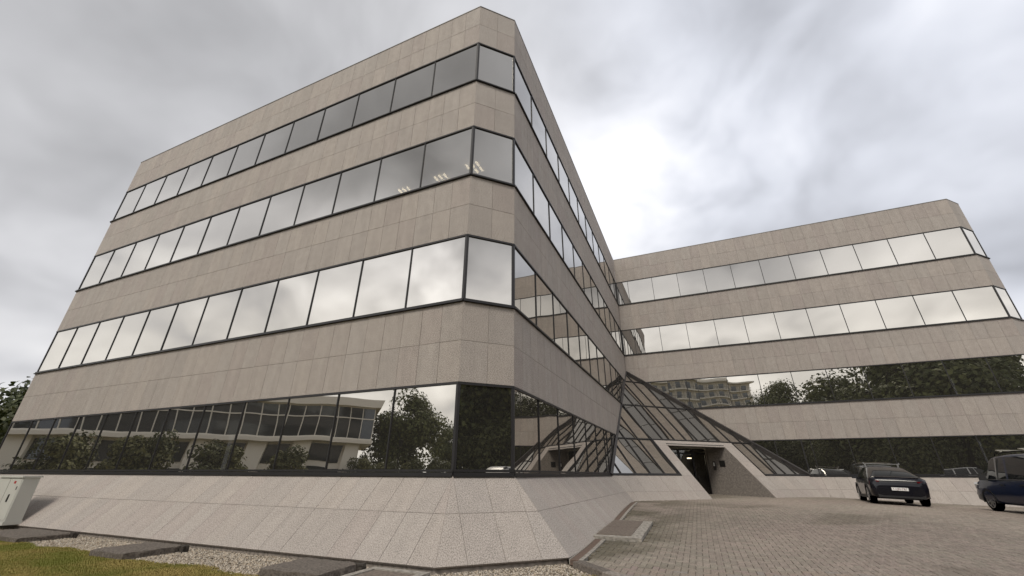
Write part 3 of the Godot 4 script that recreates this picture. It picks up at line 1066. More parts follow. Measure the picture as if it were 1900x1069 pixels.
func small_things() -> void:
	var covers := [
		[Vector3(-15.95, -0.03, -6.05), Vector3(2.3, 0.145, 1.05), 51, "dark weathered concrete cover slab under the grey utility cabinet"],
		[Vector3(-10.75, -0.03, -5.92), Vector3(1.1, 0.15, 1.08), 52, "dark weathered concrete cover slab alone in the gravel, middle of the three"],
		[Vector3(-6.15, -0.03, -6.02), Vector3(1.22, 0.155, 0.92), 53, "dark crumbling concrete cover slab beside the framed inspection hatch in the gravel"]]
	for c in covers:
		var o := put(rough_block(c[1], c[2], 0.032), "cover_slab", M.concrete_old, self, Transform3D(Basis(Vector3.UP, rng.randf_range(-0.03, 0.03)), c[0]))
		tag(o, c[3], "concrete slab", "concrete cover slabs along the plinth")
		# a broken lug of mortar at its back corner
		var lug := put(rough_block(Vector3(0.16, 0.14, 0.12), c[2] + 20, 0.03), "mortar_lug", M.sand, o, Transform3D(Basis.IDENTITY, Vector3(c[1].x / 2 + 0.03, 0.0, -c[1].z / 2 + 0.03)))
		lug.name = "mortar_lug"
	# inspection hatch in the gravel
	var h := thing("inspection_hatch", "low inspection hatch with pale concrete frame in the gravel by the chamfered corner", "hatch", Vector3(-4.82, -0.02, -6.22))
	for b in [[Vector3(0, 0.03, -0.38), Vector3(1.12, 0.07, 0.14)], [Vector3(0, 0.03, 0.38), Vector3(1.12, 0.07, 0.14)], [Vector3(-0.5, 0.03, 0), Vector3(0.12, 0.07, 0.62)], [Vector3(0.5, 0.03, 0), Vector3(0.12, 0.07, 0.62)]]:
		var g := Geo.new()
		g.box(b[0], b[1])
		put(g, "frame_bar", M.concrete, h)
	var lid := Geo.new()
	lid.box(Vector3(0, 0.022, 0), Vector3(0.88, 0.05, 0.62))
	put(lid, "lid", M.plate, h)
	# hatch on the paving, on a slope of its own
	var y0 := ground_y(-2, -10.87); var y1 := ground_y(-2, -13.6)
	var hb := thing("floor_hatch", "raised steel floor hatch with concrete rim on the paving against the plinth", "hatch", Vector3(-2.02, (y0 + y1) / 2 - 0.035, -12.22))
	hb.rotation.x = atan2(y1 - y0, 2.73)
	var rim := rough_block(Vector3(1.10, 0.105, 2.72), 57, 0.014)
	put(rim, "rim", M.concrete, hb)
	for k in 2:
		var pl := Geo.new()
		pl.box(Vector3(-0.09, 0.108, 0.60 - 1.2 * k), Vector3(0.80, 0.014, 1.17))
		put(pl, "cover_plate", M.plate, hb)
	# drain channel along the foot of the plinth, in two runs
	var runs := [[-8.42, -10.80, "rusty steel drain channel along the plinth, the near run before the floor hatch"], [-13.66, -19.25, "rusty steel drain channel along the plinth, the far run behind the floor hatch"]]
	for r in runs:
		var t := thing("drain_channel", r[2], "drain", Vector3.ZERO, 0, "drain channels along the plinth")
		var at := func(z: float, off: float, lift: float) -> Vector3:
			var x: float = X1 + SILL - ground_y(-2.5, z) + off
			return Vector3(x, ground_y(x, z) + lift, z)
		for part in [["grating", 0.085, 0.155, 0.012, M.rust], ["channel_edge", 0.205, 0.08, 0.018, M.concrete], ["back_edge", 0.0, 0.02, 0.022, M.concrete]]:
			var g := Geo.new()
			var zs := steps(-r[0], -r[1], 0.7)
			for i in zs.size() - 1:
				var a: Vector3 = at.call(-zs[i], part[1], part[3] - 0.04); var b: Vector3 = at.call(-zs[i + 1], part[1], part[3] - 0.04)
				g.bar(a, b + (a - b).normalized() * 0.004, part[2], 0.08, Vector3.UP.slide((b - a).normalized()).normalized())
			put(g, part[0], part[4], t)
	# kerb between gravel and paving
	var kb := thing("kerb", "worn concrete kerb running from the plinth corner between gravel and paving", "kerb")
	for k in 12:
		var a := Vector3(-2.28, 0, -8.36) + Vector3(1, 0, 1) * R2 * (k * 0.9)
		var g := rough_block(Vector3(0.885, 0.20, 0.20), 60 + k, 0.014)
		put(g, "kerb_stone", M.concrete_old if k % 3 == 0 else M.base, kb, Transform3D(Basis(Vector3.UP, -PI / 4), a + Vector3(0.32, -0.11, 0.32)))
	# utility cabinet
	var c := thing("utility_cabinet", "tall pale grey utility cabinet standing against the plinth at the left edge", "cabinet", Vector3(-19.07, 0.115, -6.62), 0.0)
	var body := Geo.new()
	body.slab(rect(-0.72, 0.72, 0.09, 1.22), 0.17, -0.19, 0.01)
	put(body, "body", M.cabinet, c)
	var ba := Geo.new()
	ba.box(Vector3(0, 0.045, -0.01), Vector3(1.48, 0.09, 0.40))
	put(ba, "base", M.cabinet, c)
	var lidg := Geo.new()
	lidg.box(Vector3(0, 1.245, -0.005), Vector3(1.52, 0.05, 0.44))
	put(lidg, "lid", M.cabinet, c)
	for s in [-1, 1]:
		var d := Geo.new()
		d.slab(rect(s * 0.355 - 0.335, s * 0.355 + 0.335, 0.13, 1.19), 0.185, 0.165, 0.006)
		var door := put(d, "door", M.cabinet, c)
		var hd := Geo.new()
		hd.slab(rect(s * 0.355 - 0.03, s * 0.355 + 0.03, 0.58, 0.78), 0.205, 0.18, 0.008)
		put(hd, "handle", M.black, door)
		if s > 0:
			var w := Geo.new()
			w.slab(rect(0.30, 0.42, 1.06, 1.13), 0.188, 0.18, 0.0)
			put(w, "warning_label", mat(lin(0.35, 0.03, 0.03), 0.6), door)
			var w2 := Geo.new()
			w2.slab(rect(0.56, 0.62, 0.90, 0.99), 0.188, 0.18, 0.0)
			put(w2, "number_label", M.frame_dull, door)
	# on the wall of the entrance
	var E := Vector3(1, 0, -1) * R2
	var NE := Vector3(1, 0, 1) * R2
	var onwall := Basis(NE, Vector3.UP, -E)
	var pq := Geo.new()
	pq.slab(rect(-0.19, 0.19, -0.16, 0.16), 0.0, -0.025, 0.004)
	tag(put(pq, "wall_plaque", M.black, self, Transform3D(onwall, diag(9.042, 0.64, -1.91))), "small black rectangular plaque on the entrance wall", "sign")
	var ic := thing("intercom", "dark intercom with a white screen on the entrance wall beside the doors", "intercom")
	ic.transform = Transform3D(onwall, diag(9.035, 0.55, -2.5))
	var ig := Geo.new()
	ig.slab(rect(-0.10, 0.10, -0.24, 0.22), 0.0, -0.034, 0.01)
	put(ig, "case", M.frame_dull, ic)
	var isn := Geo.new()
	isn.slab(rect(-0.045, 0.045, -0.04, 0.16), 0.008, -0.01, 0.004)
	put(isn, "screen", M.plate_white, ic)
	var sw := Geo.new()
	sw.slab(rect(-0.03, 0.03, -0.07, 0.07), 0.0, -0.02, 0.004)
	tag(put(sw, "push_button", M.concrete, self, Transform3D(onwall, diag(9.047, -0.17, -1.85))), "small pale push button plate low on the entrance wall", "button")

# ------------------------------------------------------------------ vehicles

# a body is lofted through stations [z, y_bottom, y_belt, y_roof, half width low, at belt, at roof]; the nose looks along -z
func ring(s: Array) -> Array:
	var yb: float = s[1]; var yl: float = s[2]; var yr: float = s[3]
	var mid := lerpf(yb, yl, 0.55)
	return [Vector2(0, yb), Vector2(s[4] * 0.82, yb), Vector2(s[4], yb + (yl - yb) * 0.14), Vector2(maxf(s[4], s[5]) + 0.012, mid), Vector2(s[5], yl),
		Vector2(lerpf(s[5], s[6], 0.94), lerpf(yl, yr, 0.90)), Vector2(s[6] * 0.80, yr), Vector2(0, yr + 0.012)]

func loft(stations: Array, glass: Array) -> Array:
	# glass: [first station, last, first strip, last] index ranges that are window; returns [body, windows]
	var rows := []
	for s in stations:
		var r := ring(s)
		var full := []
		for k in r.size():
			full.append(Vector3(r[k].x, r[k].y, s[0]))
		for k in range(r.size() - 2, 0, -1):
			full.append(Vector3(-r[k].x, r[k].y, s[0]))
		rows.append(full)
	var m: int = rows[0].size()
	var nrm := []
	for i in rows.size():
		var line := []
		for k in m:
			var a: Vector3 = rows[i][(k + 1) % m] - rows[i][(k + m - 1) % m]
			var b: Vector3 = rows[mini(i + 1, rows.size() - 1)][k] - rows[maxi(i - 1, 0)][k]
			line.append(b.cross(a).normalized() if b.cross(a).length() > 1e-9 else Vector3.UP)
		nrm.append(line)
	var body := Geo.new()
	var wins := Geo.new()
	for i in rows.size() - 1:
		for k in m:
			var j := (k + 1) % m
			var strip := k if k < 7 else m - 1 - k
			var is_glass := false
			for q in glass:
				if i >= q[0] and i <= q[1] and strip >= q[2] and strip <= q[3]:
					is_glass = true
			var g := wins if is_glass else body
			var p00: Vector3 = rows[i][k]; var p01: Vector3 = rows[i][j]; var p10: Vector3 = rows[i + 1][k]; var p11: Vector3 = rows[i + 1][j]
			var face := (p10 - p00).cross(p01 - p00)
			var out: Vector3 = (p00 + p11) / 2 - Vector3(0, (stations[i][1] + stations[i][3]) / 2, p00.z)
			var n00: Vector3 = nrm[i][k]; var n01: Vector3 = nrm[i][j]; var n10: Vector3 = nrm[i + 1][k]; var n11: Vector3 = nrm[i + 1][j]
			if n00.dot(out) < 0: n00 = -n00
			if n01.dot(out) < 0: n01 = -n01
			if n10.dot(out) < 0: n10 = -n10
			if n11.dot(out) < 0: n11 = -n11
			if face.dot(out) >= 0:
				g.tri3(p00, p10, p11, n00, n10, n11); g.tri3(p00, p11, p01, n00, n11, n01)
			else:
				g.tri3(p00, p11, p10, n00, n11, n10); g.tri3(p00, p01, p11, n00, n01, n11)
	for e in [0, rows.size() - 1]:
		for k in range(1, m - 1):
			if e == 0:
				body.tri(rows[e][0], rows[e][k + 1], rows[e][k])
			else:
				body.tri(rows[e][0], rows[e][k], rows[e][k + 1])
	return [body, wins]

func wheel(car: Node3D, at: Vector3, r: float, w: float, spokes: int) -> void:
	var s := signf(at.x)
	var t := Geo.new()
	t.xf = Transform3D(Basis.IDENTITY, at)
	t.lathe_x([Vector2(-w / 2, r * 0.66), Vector2(-w / 2, r * 0.93), Vector2(-w / 2 + 0.025, r), Vector2(w / 2 - 0.025, r), Vector2(w / 2, r * 0.93), Vector2(w / 2, r * 0.66)], 28)
	t.lathe_x([Vector2(w / 2 * s * 0.55, r * 0.67), Vector2(w / 2 * s * 0.55, 0.0)] if s > 0 else [Vector2(w / 2 * s * 0.55, 0.0), Vector2(w / 2 * s * 0.55, r * 0.67)], 28)
	var tyre := put(t, "wheel", M.tyre, car)
	var g := Geo.new()
	var out := Vector3(s, 0, 0)
	var c := at + out * (w / 2 - 0.012)
	for k in 28:
		var a := TAU * k / 28; var b := TAU * (k + 1) / 28
		g.bar(c + Vector3(0, cos(a), sin(a)) * r * 0.655, c + Vector3(0, cos(b), sin(b)) * r * 0.655, 0.03, 0.03, out)
	for k in spokes:
		var a := TAU * k / spokes
		g.bar(c + Vector3(0, cos(a), sin(a)) * 0.03, c + Vector3(0, cos(a), sin(a)) * r * 0.65, 0.055, 0.025, out)
	g.box(c, Vector3(0.03, 0.11, 0.11), Basis(Vector3.RIGHT, 0.6))
	put(g, "rim", M.rim, tyre)
	# dark arch round the wheel
	var ar := Geo.new()
	var x := at.x + s * (w / 2 - 0.05)
	for k in 14:
		var a := PI * (k - 0.6) / 12.8; var b := PI * (k + 0.4) / 12.8
		ar.bar(Vector3(x, at.y, at.z) + Vector3(0, sin(a), cos(a)) * (r + 0.045), Vector3(x, at.y, at.z) + Vector3(0, sin(b), cos(b)) * (r + 0.045), 0.06, 0.13, out)
	put(ar, "wheel_arch", M.trim, car)

func seat_car(car: Node3D, x: float, z: float, az: float) -> void:
	car.transform = Transform3D(tilt(x, z) * Basis(Vector3.UP, -az), Vector3(x, ground_y(x, z), z))

func lettering(text: String, height: float, parent: Node3D, at: Transform3D, m: Material) -> void:
	var t := TextMesh.new()
	t.text = text
	var f := SystemFont.new()
	f.font_names = PackedStringArray(["Droid Sans"])
	t.font = f
	t.font_size = 32
	t.pixel_size = height / 23.0
	t.depth = 0.002
	put_mesh(t, "lettering", m, parent, at)

func black_car() -> void:
	var c := thing("parked_car", "black fastback car with a roof bar parked nose in before the stone plinth", "car")
	var st := [
		[2.30, 0.36, 0.66, 0.72, 0.70, 0.72, 0.62], [2.27, 0.30, 0.80, 0.90, 0.80, 0.82, 0.68], [2.20, 0.27, 0.92, 1.00, 0.86, 0.89, 0.72], [2.06, 0.25, 0.97, 1.06, 0.90, 0.91, 0.72],
		[1.80, 0.22, 0.985, 1.155, 0.92, 0.92, 0.68], [1.35, 0.20, 0.98, 1.30, 0.93, 0.925, 0.66], [0.90, 0.20, 0.965, 1.405, 0.93, 0.925, 0.65], [0.45, 0.20, 0.955, 1.462, 0.93, 0.925, 0.65],
		[0.30, 0.20, 0.95, 1.472, 0.93, 0.925, 0.65], [-0.30, 0.20, 0.94, 1.475, 0.93, 0.925, 0.65], [-0.55, 0.20, 0.935, 1.455, 0.93, 0.925, 0.65], [-1.00, 0.20, 0.93, 1.28, 0.93, 0.92, 0.66],
		[-1.40, 0.20, 0.93, 1.04, 0.93, 0.91, 0.70], [-1.90, 0.20, 0.84, 0.90, 0.91, 0.87, 0.70], [-2.15, 0.22, 0.74, 0.80, 0.86, 0.80, 0.64], [-2.28, 0.30, 0.62, 0.66, 0.74, 0.68, 0.55]]
	var g := loft(st, [[3, 7, 4, 4], [9, 11, 4, 4], [3, 5, 5, 6], [10, 11, 5, 6], [8, 8, 4, 4]])
	put(g[0], "body", M.car_black, c)
	put(g[1], "window", M.car_glass, c)
	var rim := [1.36, -1.38]
	for z in rim:
		for s in [-1, 1]:
			wheel(c, Vector3(s * 0.825, 0.355, z), 0.355, 0.235, 5)
	var b := Geo.new()
	b.box(Vector3(0, 0.36, 2.235), Vector3(1.46, 0.16, 0.12))
	b.box(Vector3(0, 0.27, 2.15), Vector3(1.2, 0.08, 0.16))
	put(b, "rear_bumper", M.trim, c)
	for s in [-1, 1]:
		var l := Geo.new()
		l.box(Vector3(s * 0.72, 0.875, 2.205), Vector3(0.30, 0.055, 0.10), Basis(Vector3.UP, s * 0.42))
		l.box(Vector3(s * 0.845, 0.80, 2.13), Vector3(0.05, 0.16, 0.14), Basis(Vector3.UP, s * 0.6))
		put(l, "tail_light", M.tail, c)
	var strip := Geo.new()
	strip.box(Vector3(0, 0.885, 2.253), Vector3(1.16, 0.035, 0.05))
	put(strip, "light_strip", M.trim, c)
	var sp := Geo.new()
	sp.box(Vector3(0, 1.035, 2.13), Vector3(1.36, 0.03, 0.14), Basis(Vector3.RIGHT, 0.12))
	put(sp, "spoiler", M.car_black, c)
	var np := Geo.new()
	np.slab(rect(-0.26, 0.26, -0.057, 0.057), 0.006, -0.03, 0.003)
	var plate := put(np, "number_plate", M.plate_white, c, Transform3D(Basis.IDENTITY, Vector3(0, 0.60, 2.316)))
	lettering("1-LJN-781", 0.075, plate, Transform3D(Basis.IDENTITY, Vector3(0, 0, 0.008)), M.ink)
	for s in [-1, 1]:
		var mr := Geo.new()
		mr.box(Vector3(s * 1.02, 1.02, -0.75), Vector3(0.20, 0.13, 0.09), Basis(Vector3.UP, s * 0.2))
		mr.box(Vector3(s * 0.93, 0.97, -0.75), Vector3(0.08, 0.05, 0.06))
		put(mr, "side_mirror", M.car_black, c)
		var hn := Geo.new()
		hn.box(Vector3(s * 0.945, 0.80, 0.35), Vector3(0.02, 0.03, 0.20))
		hn.box(Vector3(s * 0.945, 0.80, -0.60), Vector3(0.02, 0.03, 0.20))
		put(hn, "door_handle", M.trim, c)
		var sk := Geo.new()
		sk.box(Vector3(s * 0.90, 0.25, 0.0), Vector3(0.08, 0.10, 2.0))
		put(sk, "side_skirt", M.trim, c)
	var rk := Geo.new()
	rk.box(Vector3(0, 1.60, -0.05), Vector3(1.26, 0.03, 0.07))
	for s in [-1, 1]:
		rk.box(Vector3(s * 0.58, 1.53, -0.05), Vector3(0.05, 0.15, 0.09))
		rk.box(Vector3(s * 0.63, 1.62, -0.05), Vector3(0.03, 0.08, 0.09))
	put(rk, "roof_bar", M.rim, c)
	seat_car(c, 7.62, -25.28, deg_to_rad(8.0))

func van_stations() -> Array:
	return [
		[2.42, 0.45, 0.95, 1.60, 0.82, 0.86, 0.70], [2.36, 0.34, 1.06, 1.86, 0.90, 0.93, 0.76], [2.1, 0.28, 1.08, 1.93, 0.94, 0.95, 0.80], [1.2, 0.26, 1.08, 1.95, 0.95, 0.955, 0.81],
		[1.1, 0.26, 1.08, 1.95, 0.95, 0.955, 0.81], [0.0, 0.26, 1.07, 1.95, 0.95, 0.955, 0.81], [-0.10, 0.26, 1.07, 1.945, 0.95, 0.955, 0.81], [-0.85, 0.26, 1.06, 1.90, 0.95, 0.95, 0.79],
		[-1.25, 0.26, 1.06, 1.68, 0.95, 0.945, 0.78], [-1.72, 0.26, 1.06, 1.22, 0.95, 0.93, 0.78], [-2.05, 0.28, 0.96, 1.07, 0.93, 0.90, 0.74], [-2.28, 0.30, 0.82, 0.92, 0.90, 0.84, 0.68], [-2.42, 0.34, 0.62, 0.70, 0.80, 0.74, 0.58]]

func van(called: String, label: String, kind: String, paint: Material, rails: bool, group := "") -> Node3D:
	var c := thing(called, label, kind, Vector3.ZERO, 0, group)
	var g := loft(van_stations(), [[2, 2, 4, 4], [4, 4, 4, 4], [6, 8, 4, 4], [7, 8, 5, 6], [1, 1, 5, 5]])
	put(g[0], "body", paint, c)
	put(g[1], "window", M.car_glass, c)
	for z in [1.45, -1.50]:
		for s in [-1, 1]:
			wheel(c, Vector3(s * 0.84, 0.345, z), 0.345, 0.22, 7)
	for s in [-1, 1]:
		var l := Geo.new()
		l.box(Vector3(s * 0.73, 0.87, -2.24), Vector3(0.30, 0.20, 0.14), Basis(Vector3.UP, s * 0.5) * Basis(Vector3.RIGHT, 0.5))
		put(l, "headlight", M.lamp_lens, c)
		var t := Geo.new()
		t.box(Vector3(s * 0.86, 1.05, 2.36), Vector3(0.10, 0.5, 0.08))
		put(t, "tail_light", M.tail, c)
		var mr := Geo.new()
		mr.box(Vector3(s * 1.07, 1.17, -1.22), Vector3(0.20, 0.22, 0.10), Basis(Vector3.UP, s * 0.25))
		mr.box(Vector3(s * 0.97, 1.10, -1.22), Vector3(0.12, 0.05, 0.06))
		put(mr, "side_mirror", M.trim, c)
		var tr := Geo.new()
		tr.box(Vector3(s * 0.962, 1.095, 0.3), Vector3(0.016, 0.02, 3.2))
		put(tr, "belt_trim", M.rim, c)
		var hn := Geo.new()
		hn.box(Vector3(s * 0.972, 0.92, -0.42), Vector3(0.03, 0.035, 0.2))
		hn.box(Vector3(s * 0.972, 0.92, 0.62), Vector3(0.03, 0.035, 0.2))
		put(hn, "door_handle", M.trim, c)
		var bp := Geo.new()
		bp.bar(Vector3(s * 0.958, 1.09, -0.62), Vector3(s * 0.845, 1.84, -0.50), 0.05, 0.02, Vector3(s, 0.12, 0).normalized())
		put(bp, "door_pillar", M.rim if rails else paint, c)
		if rails:
			var rl := Geo.new()
			rl.tube([Vector3(s * 0.72, 1.95, 2.0), Vector3(s * 0.73, 2.02, 1.85), Vector3(s * 0.73, 2.035, 0.4), Vector3(s * 0.72, 2.02, -0.55), Vector3(s * 0.71, 1.93, -0.70)], 0.022, 0.022)
			put(rl, "roof_rail", M.silver, c)
	if rails:
		for z in [-0.25, 0.95]:
			var cb := Geo.new()
			cb.box(Vector3(0, 2.10, z), Vector3(1.66, 0.04, 0.08))
			cb.box(Vector3(-0.72, 2.06, z), Vector3(0.05, 0.06, 0.08)); cb.box(Vector3(0.72, 2.06, z), Vector3(0.05, 0.06, 0.08))
			put(cb, "roof_bar", M.silver, c)
	var bm := Geo.new()
	bm.box(Vector3(0, 0.42, -2.40), Vector3(1.5, 0.2, 0.10))
	put(bm, "front_bumper", M.trim, c)
	return c

# ------------------------------------------------------------------ greenery

func crown(sd: int, lobes: int, spread: Vector3, lobe: float, count: int, size: float, mid_y: float, dark: Color, pale: Color) -> ArrayMesh:
	var r := RandomNumberGenerator.new()
	r.seed = sd
	var g := Geo.new()
	var cs := []
	for k in lobes:
		var d := Vector3(r.randfn(), r.randfn(), r.randfn()).normalized() * pow(r.randf(), 0.45)
		cs.append([d * spread * 0.8 + Vector3(0, mid_y, 0), lobe * r.randf_range(0.65, 1.2), r.randf()])
	for k in count:
		var l = cs[r.randi() % lobes]
		var d := Vector3(r.randfn(), r.randfn(), r.randfn()).normalized()
		var rad: float = l[1] * pow(r.randf(), 0.28) * r.randf_range(0.85, 1.12)
		var p: Vector3 = l[0] + d * Vector3(1, 0.85, 1) * rad
		var nn := (d + Vector3(r.randfn(), r.randfn() + 0.6, r.randfn()) * 0.45).normalized()
		var x := nn.cross(Vector3(r.randfn(), r.randfn(), r.randfn()).normalized()).normalized()
		var y := nn.cross(x)
		var s := size * r.randf_range(0.55, 1.3)
		var c := dark.lerp(pale, clampf(float(l[2]) * 0.55 + r.randf_range(-0.1, 0.5), 0, 1))
		g.col = c
		var a := p - x * s * 0.5; var b := p + y * s * 0.32 + nn * s * 0.08; var e := p + x * s * 0.5; var f := p - y * s * 0.32 + nn * s * 0.08
		g.tri3(a, f, e, nn, nn, nn); g.tri3(a, e, b, nn, nn, nn)
	return g.mesh()

func limbs(sd: int, h: float, r0: float, spread: float) -> Geo:
	var r := RandomNumberGenerator.new()
	r.seed = sd
	var g := Geo.new()
	var fork := h * 0.38
	g.tube([Vector3(0, -0.15, 0), Vector3(r.randf_range(-0.1, 0.1), fork * 0.5, 0), Vector3(0, fork, r.randf_range(-0.1, 0.1)), Vector3(0, h * 0.8, 0)], r0, r0 * 0.25)
	for k in 7:
		var a := TAU * k / 7 + r.randf_range(-0.3, 0.3)
		var from := Vector3(0, lerpf(fork * 0.85, h * 0.6, r.randf()), 0)
		var to := Vector3(cos(a) * spread, from.y + h * r.randf_range(0.12, 0.34), sin(a) * spread)
		g.tube([from, from.lerp(to, 0.5) + Vector3(0, 0.2, 0), to], r0 * 0.42, r0 * 0.1, 6)
	return g

func tree(called: String, label: String, kind: String, at: Vector3, sd: int, h: float, r: float, count: int, size: float, low: float, dark: Color, pale: Color, group := "") -> Node3D:
	var t := thing(called, label, kind, at, sd * 1.3, group)
	put(limbs(sd, h * 0.9, h * 0.028, r * 0.7), "trunk", M.bark, t)
	var hh := (h - low) / 2
	put_mesh(crown(sd, 34, Vector3(r, hh, r), minf(r, hh) * 0.50, count, size, low + hh * 0.98, dark, pale), "crown", M.leaf, t)
	return t

func greenery() -> void:
	var d1 := Color(0.045, 0.060, 0.016); var p1 := Color(0.15, 0.16, 0.05)
	var d2 := Color(0.045, 0.055, 0.016); var p2 := Color(0.15, 0.145, 0.05)
	tree("leafy_tree", "bushy green tree beyond the far left end of the office block", "tree", Vector3(-44.5, -0.1, -14.4), 3, 8.0, 3.9, 9000, 0.34, 0.9, Color(0.022, 0.032, 0.010), Color(0.085, 0.095, 0.035))
	# everything from here on stands behind the viewer and shows as a reflection
	var big := tree("leafy_tree", "round leafy tree reflected beside the pale building in the front ground floor windows", "tree", Vector3(-29.8, -0.1, 23.2), 5, 10.4, 4.2, 16000, 0.36, 1.0, d1, p1, "trees reflected in the windows")
	var broad := tree("broad_tree", "broad tree reflected left of the sky gap in the rear wing's second ribbon", "tree", Vector3(16.2, 0, 34.1), 14, 18.8, 6.2, 24000, 0.46, 1.5, d1, p1, "broad trees reflected in the second ribbon")
	for p in [[Vector3(24.6, 0, 37.9), 0.92, 1.4, "second broad tree reflected next to the sky gap in the rear wing's second ribbon"], [Vector3(35.2, 0, 31.5), 1.12, 2.4, "tall dark tree reflected right of the sky gap in the rear wing's second ribbon"],
			[Vector3(38.6, 0, 27.0), 1.10, 3.4, "tall dark tree reflected further right, between two others, in the rear wing's second ribbon"], [Vector3(44.5, 0, 27.2), 1.15, 4.4, "tall dark tree reflected rightmost in the rear wing's second ribbon"]]:
		copy(broad, p[0], p[2], p[1], p[3], "broad trees reflected in the second ribbon")
	var places := [
		[Vector3(20.5, 0, 13.5), 1.5, 5.0, "dark tree reflected in the left half of the chamfer's ground floor pane"],
		[Vector3(24.0, 0, 8.5), 1.6, 0.9, "dark tree reflected in the middle of the chamfer's ground floor pane"],
		[Vector3(27.5, 0, 3.5), 1.6, 2.0, "dark tree reflected in the right half of the chamfer's ground floor pane"],
		[Vector3(-31.0, 0, 35.8), 0.75, 2.9, "small distant tree reflected low at the right of the front ground floor windows"]]
	for p in places:
		copy(big, p[0], p[2], p[1], p[3], "trees reflected in the windows")
	var row := tree("low_tree", "low dense tree reflected behind the black car in the rear wing's ground floor", "tree", Vector3(9.4, 0, 22.3), 8, 9.2, 4.4, 12000, 0.42, 0.2, Color(0.034, 0.046, 0.014), Color(0.115, 0.12, 0.04), "low trees reflected in the rear ground floor")
	var k := 0
	for x in [-7.0, -1.5, 4.0, 14.8, 19.6, 24.4, 29.2, 34.0, 39.0]:
		k += 1
		copy(row, Vector3(x, 0, 22.0 + sin(x) * 1.6), k * 0.9, 0.95 + 0.12 * sin(x * 2.0), "low tree reflected in the rear ground floor, %s of the row" % ["leftmost", "second from the left", "third from the left", "fifth from the left", "sixth from the left", "fourth from the right", "third from the right", "second from the right", "rightmost"][k - 1], "low trees reflected in the rear ground floor")
	row.set_meta("label", "low tree reflected in the rear ground floor, fourth from the left of the row")
	for p in [[Vector3(17.5, 0, 12.5), "left"], [Vector3(20.5, 0, 8.0), "middle"], [Vector3(22.5, 0, 3.0), "right"]]:
		copy(row, p[0], p[0].x, 0.75, "low bushy tree reflected lowest in the chamfer's ground floor pane, %s one" % p[1], "low trees reflected in the chamfer")
	var bush := thing("shrub", "tall rounded shrub reflected before the pale building, third from the left", "shrub", Vector3(-29.4, -0.1, 2.9), 0, "shrubs reflected before the pale building")
	put(limbs(12, 2.6, 0.06, 1.0), "stem", M.bark, bush)
	put_mesh(crown(12, 22, Vector3(1.8, 1.7, 1.8), 0.75, 6000, 0.22, 1.9, d2, p2), "foliage", M.leaf, bush)
	for p in [[Vector3(-33.2, -0.1, -3.4), 1.05, 1.0, "tall rounded shrub reflected before the pale building, leftmost of four"], [Vector3(-31.2, -0.1, -0.6), 1.1, 2.2, "tall rounded shrub reflected before the pale building, second from the left"],
			[Vector3(-26.6, -0.1, 6.0), 0.9, 3.1, "tall rounded shrub reflected before the pale building, rightmost of four"]]:
		copy(bush, p[0], p[2], p[1], p[3], "shrubs reflected before the pale building")
	k = 0
	for p in [Vector3(-27.0, -0.1, 13.8), Vector3(-25.6, -0.1, 15.2), Vector3(-24.0, -0.1, 16.9), Vector3(-22.4, -0.1, 18.6), Vector3(-20.6, -0.1, 20.0), Vector3(-18.6, -0.1, 21.4), Vector3(-16.4, -0.1, 22.6)]:
		k += 1
		var c := copy(bush, p, k * 1.1, 0.80 + 0.07 * sin(k * 2.0), "hedge shrub reflected under the round tree, %s" % ["nearest the pale building", "second from the pale building", "third from the pale building", "in the middle of the hedge", "third from the chamfered corner", "second from the chamfered corner", "nearest the chamfered corner"][k - 1], "hedge shrubs reflected under the round tree")
		c.set_meta("category", "shrub")

# ------------------------------------------------------------------ buildings behind the viewer

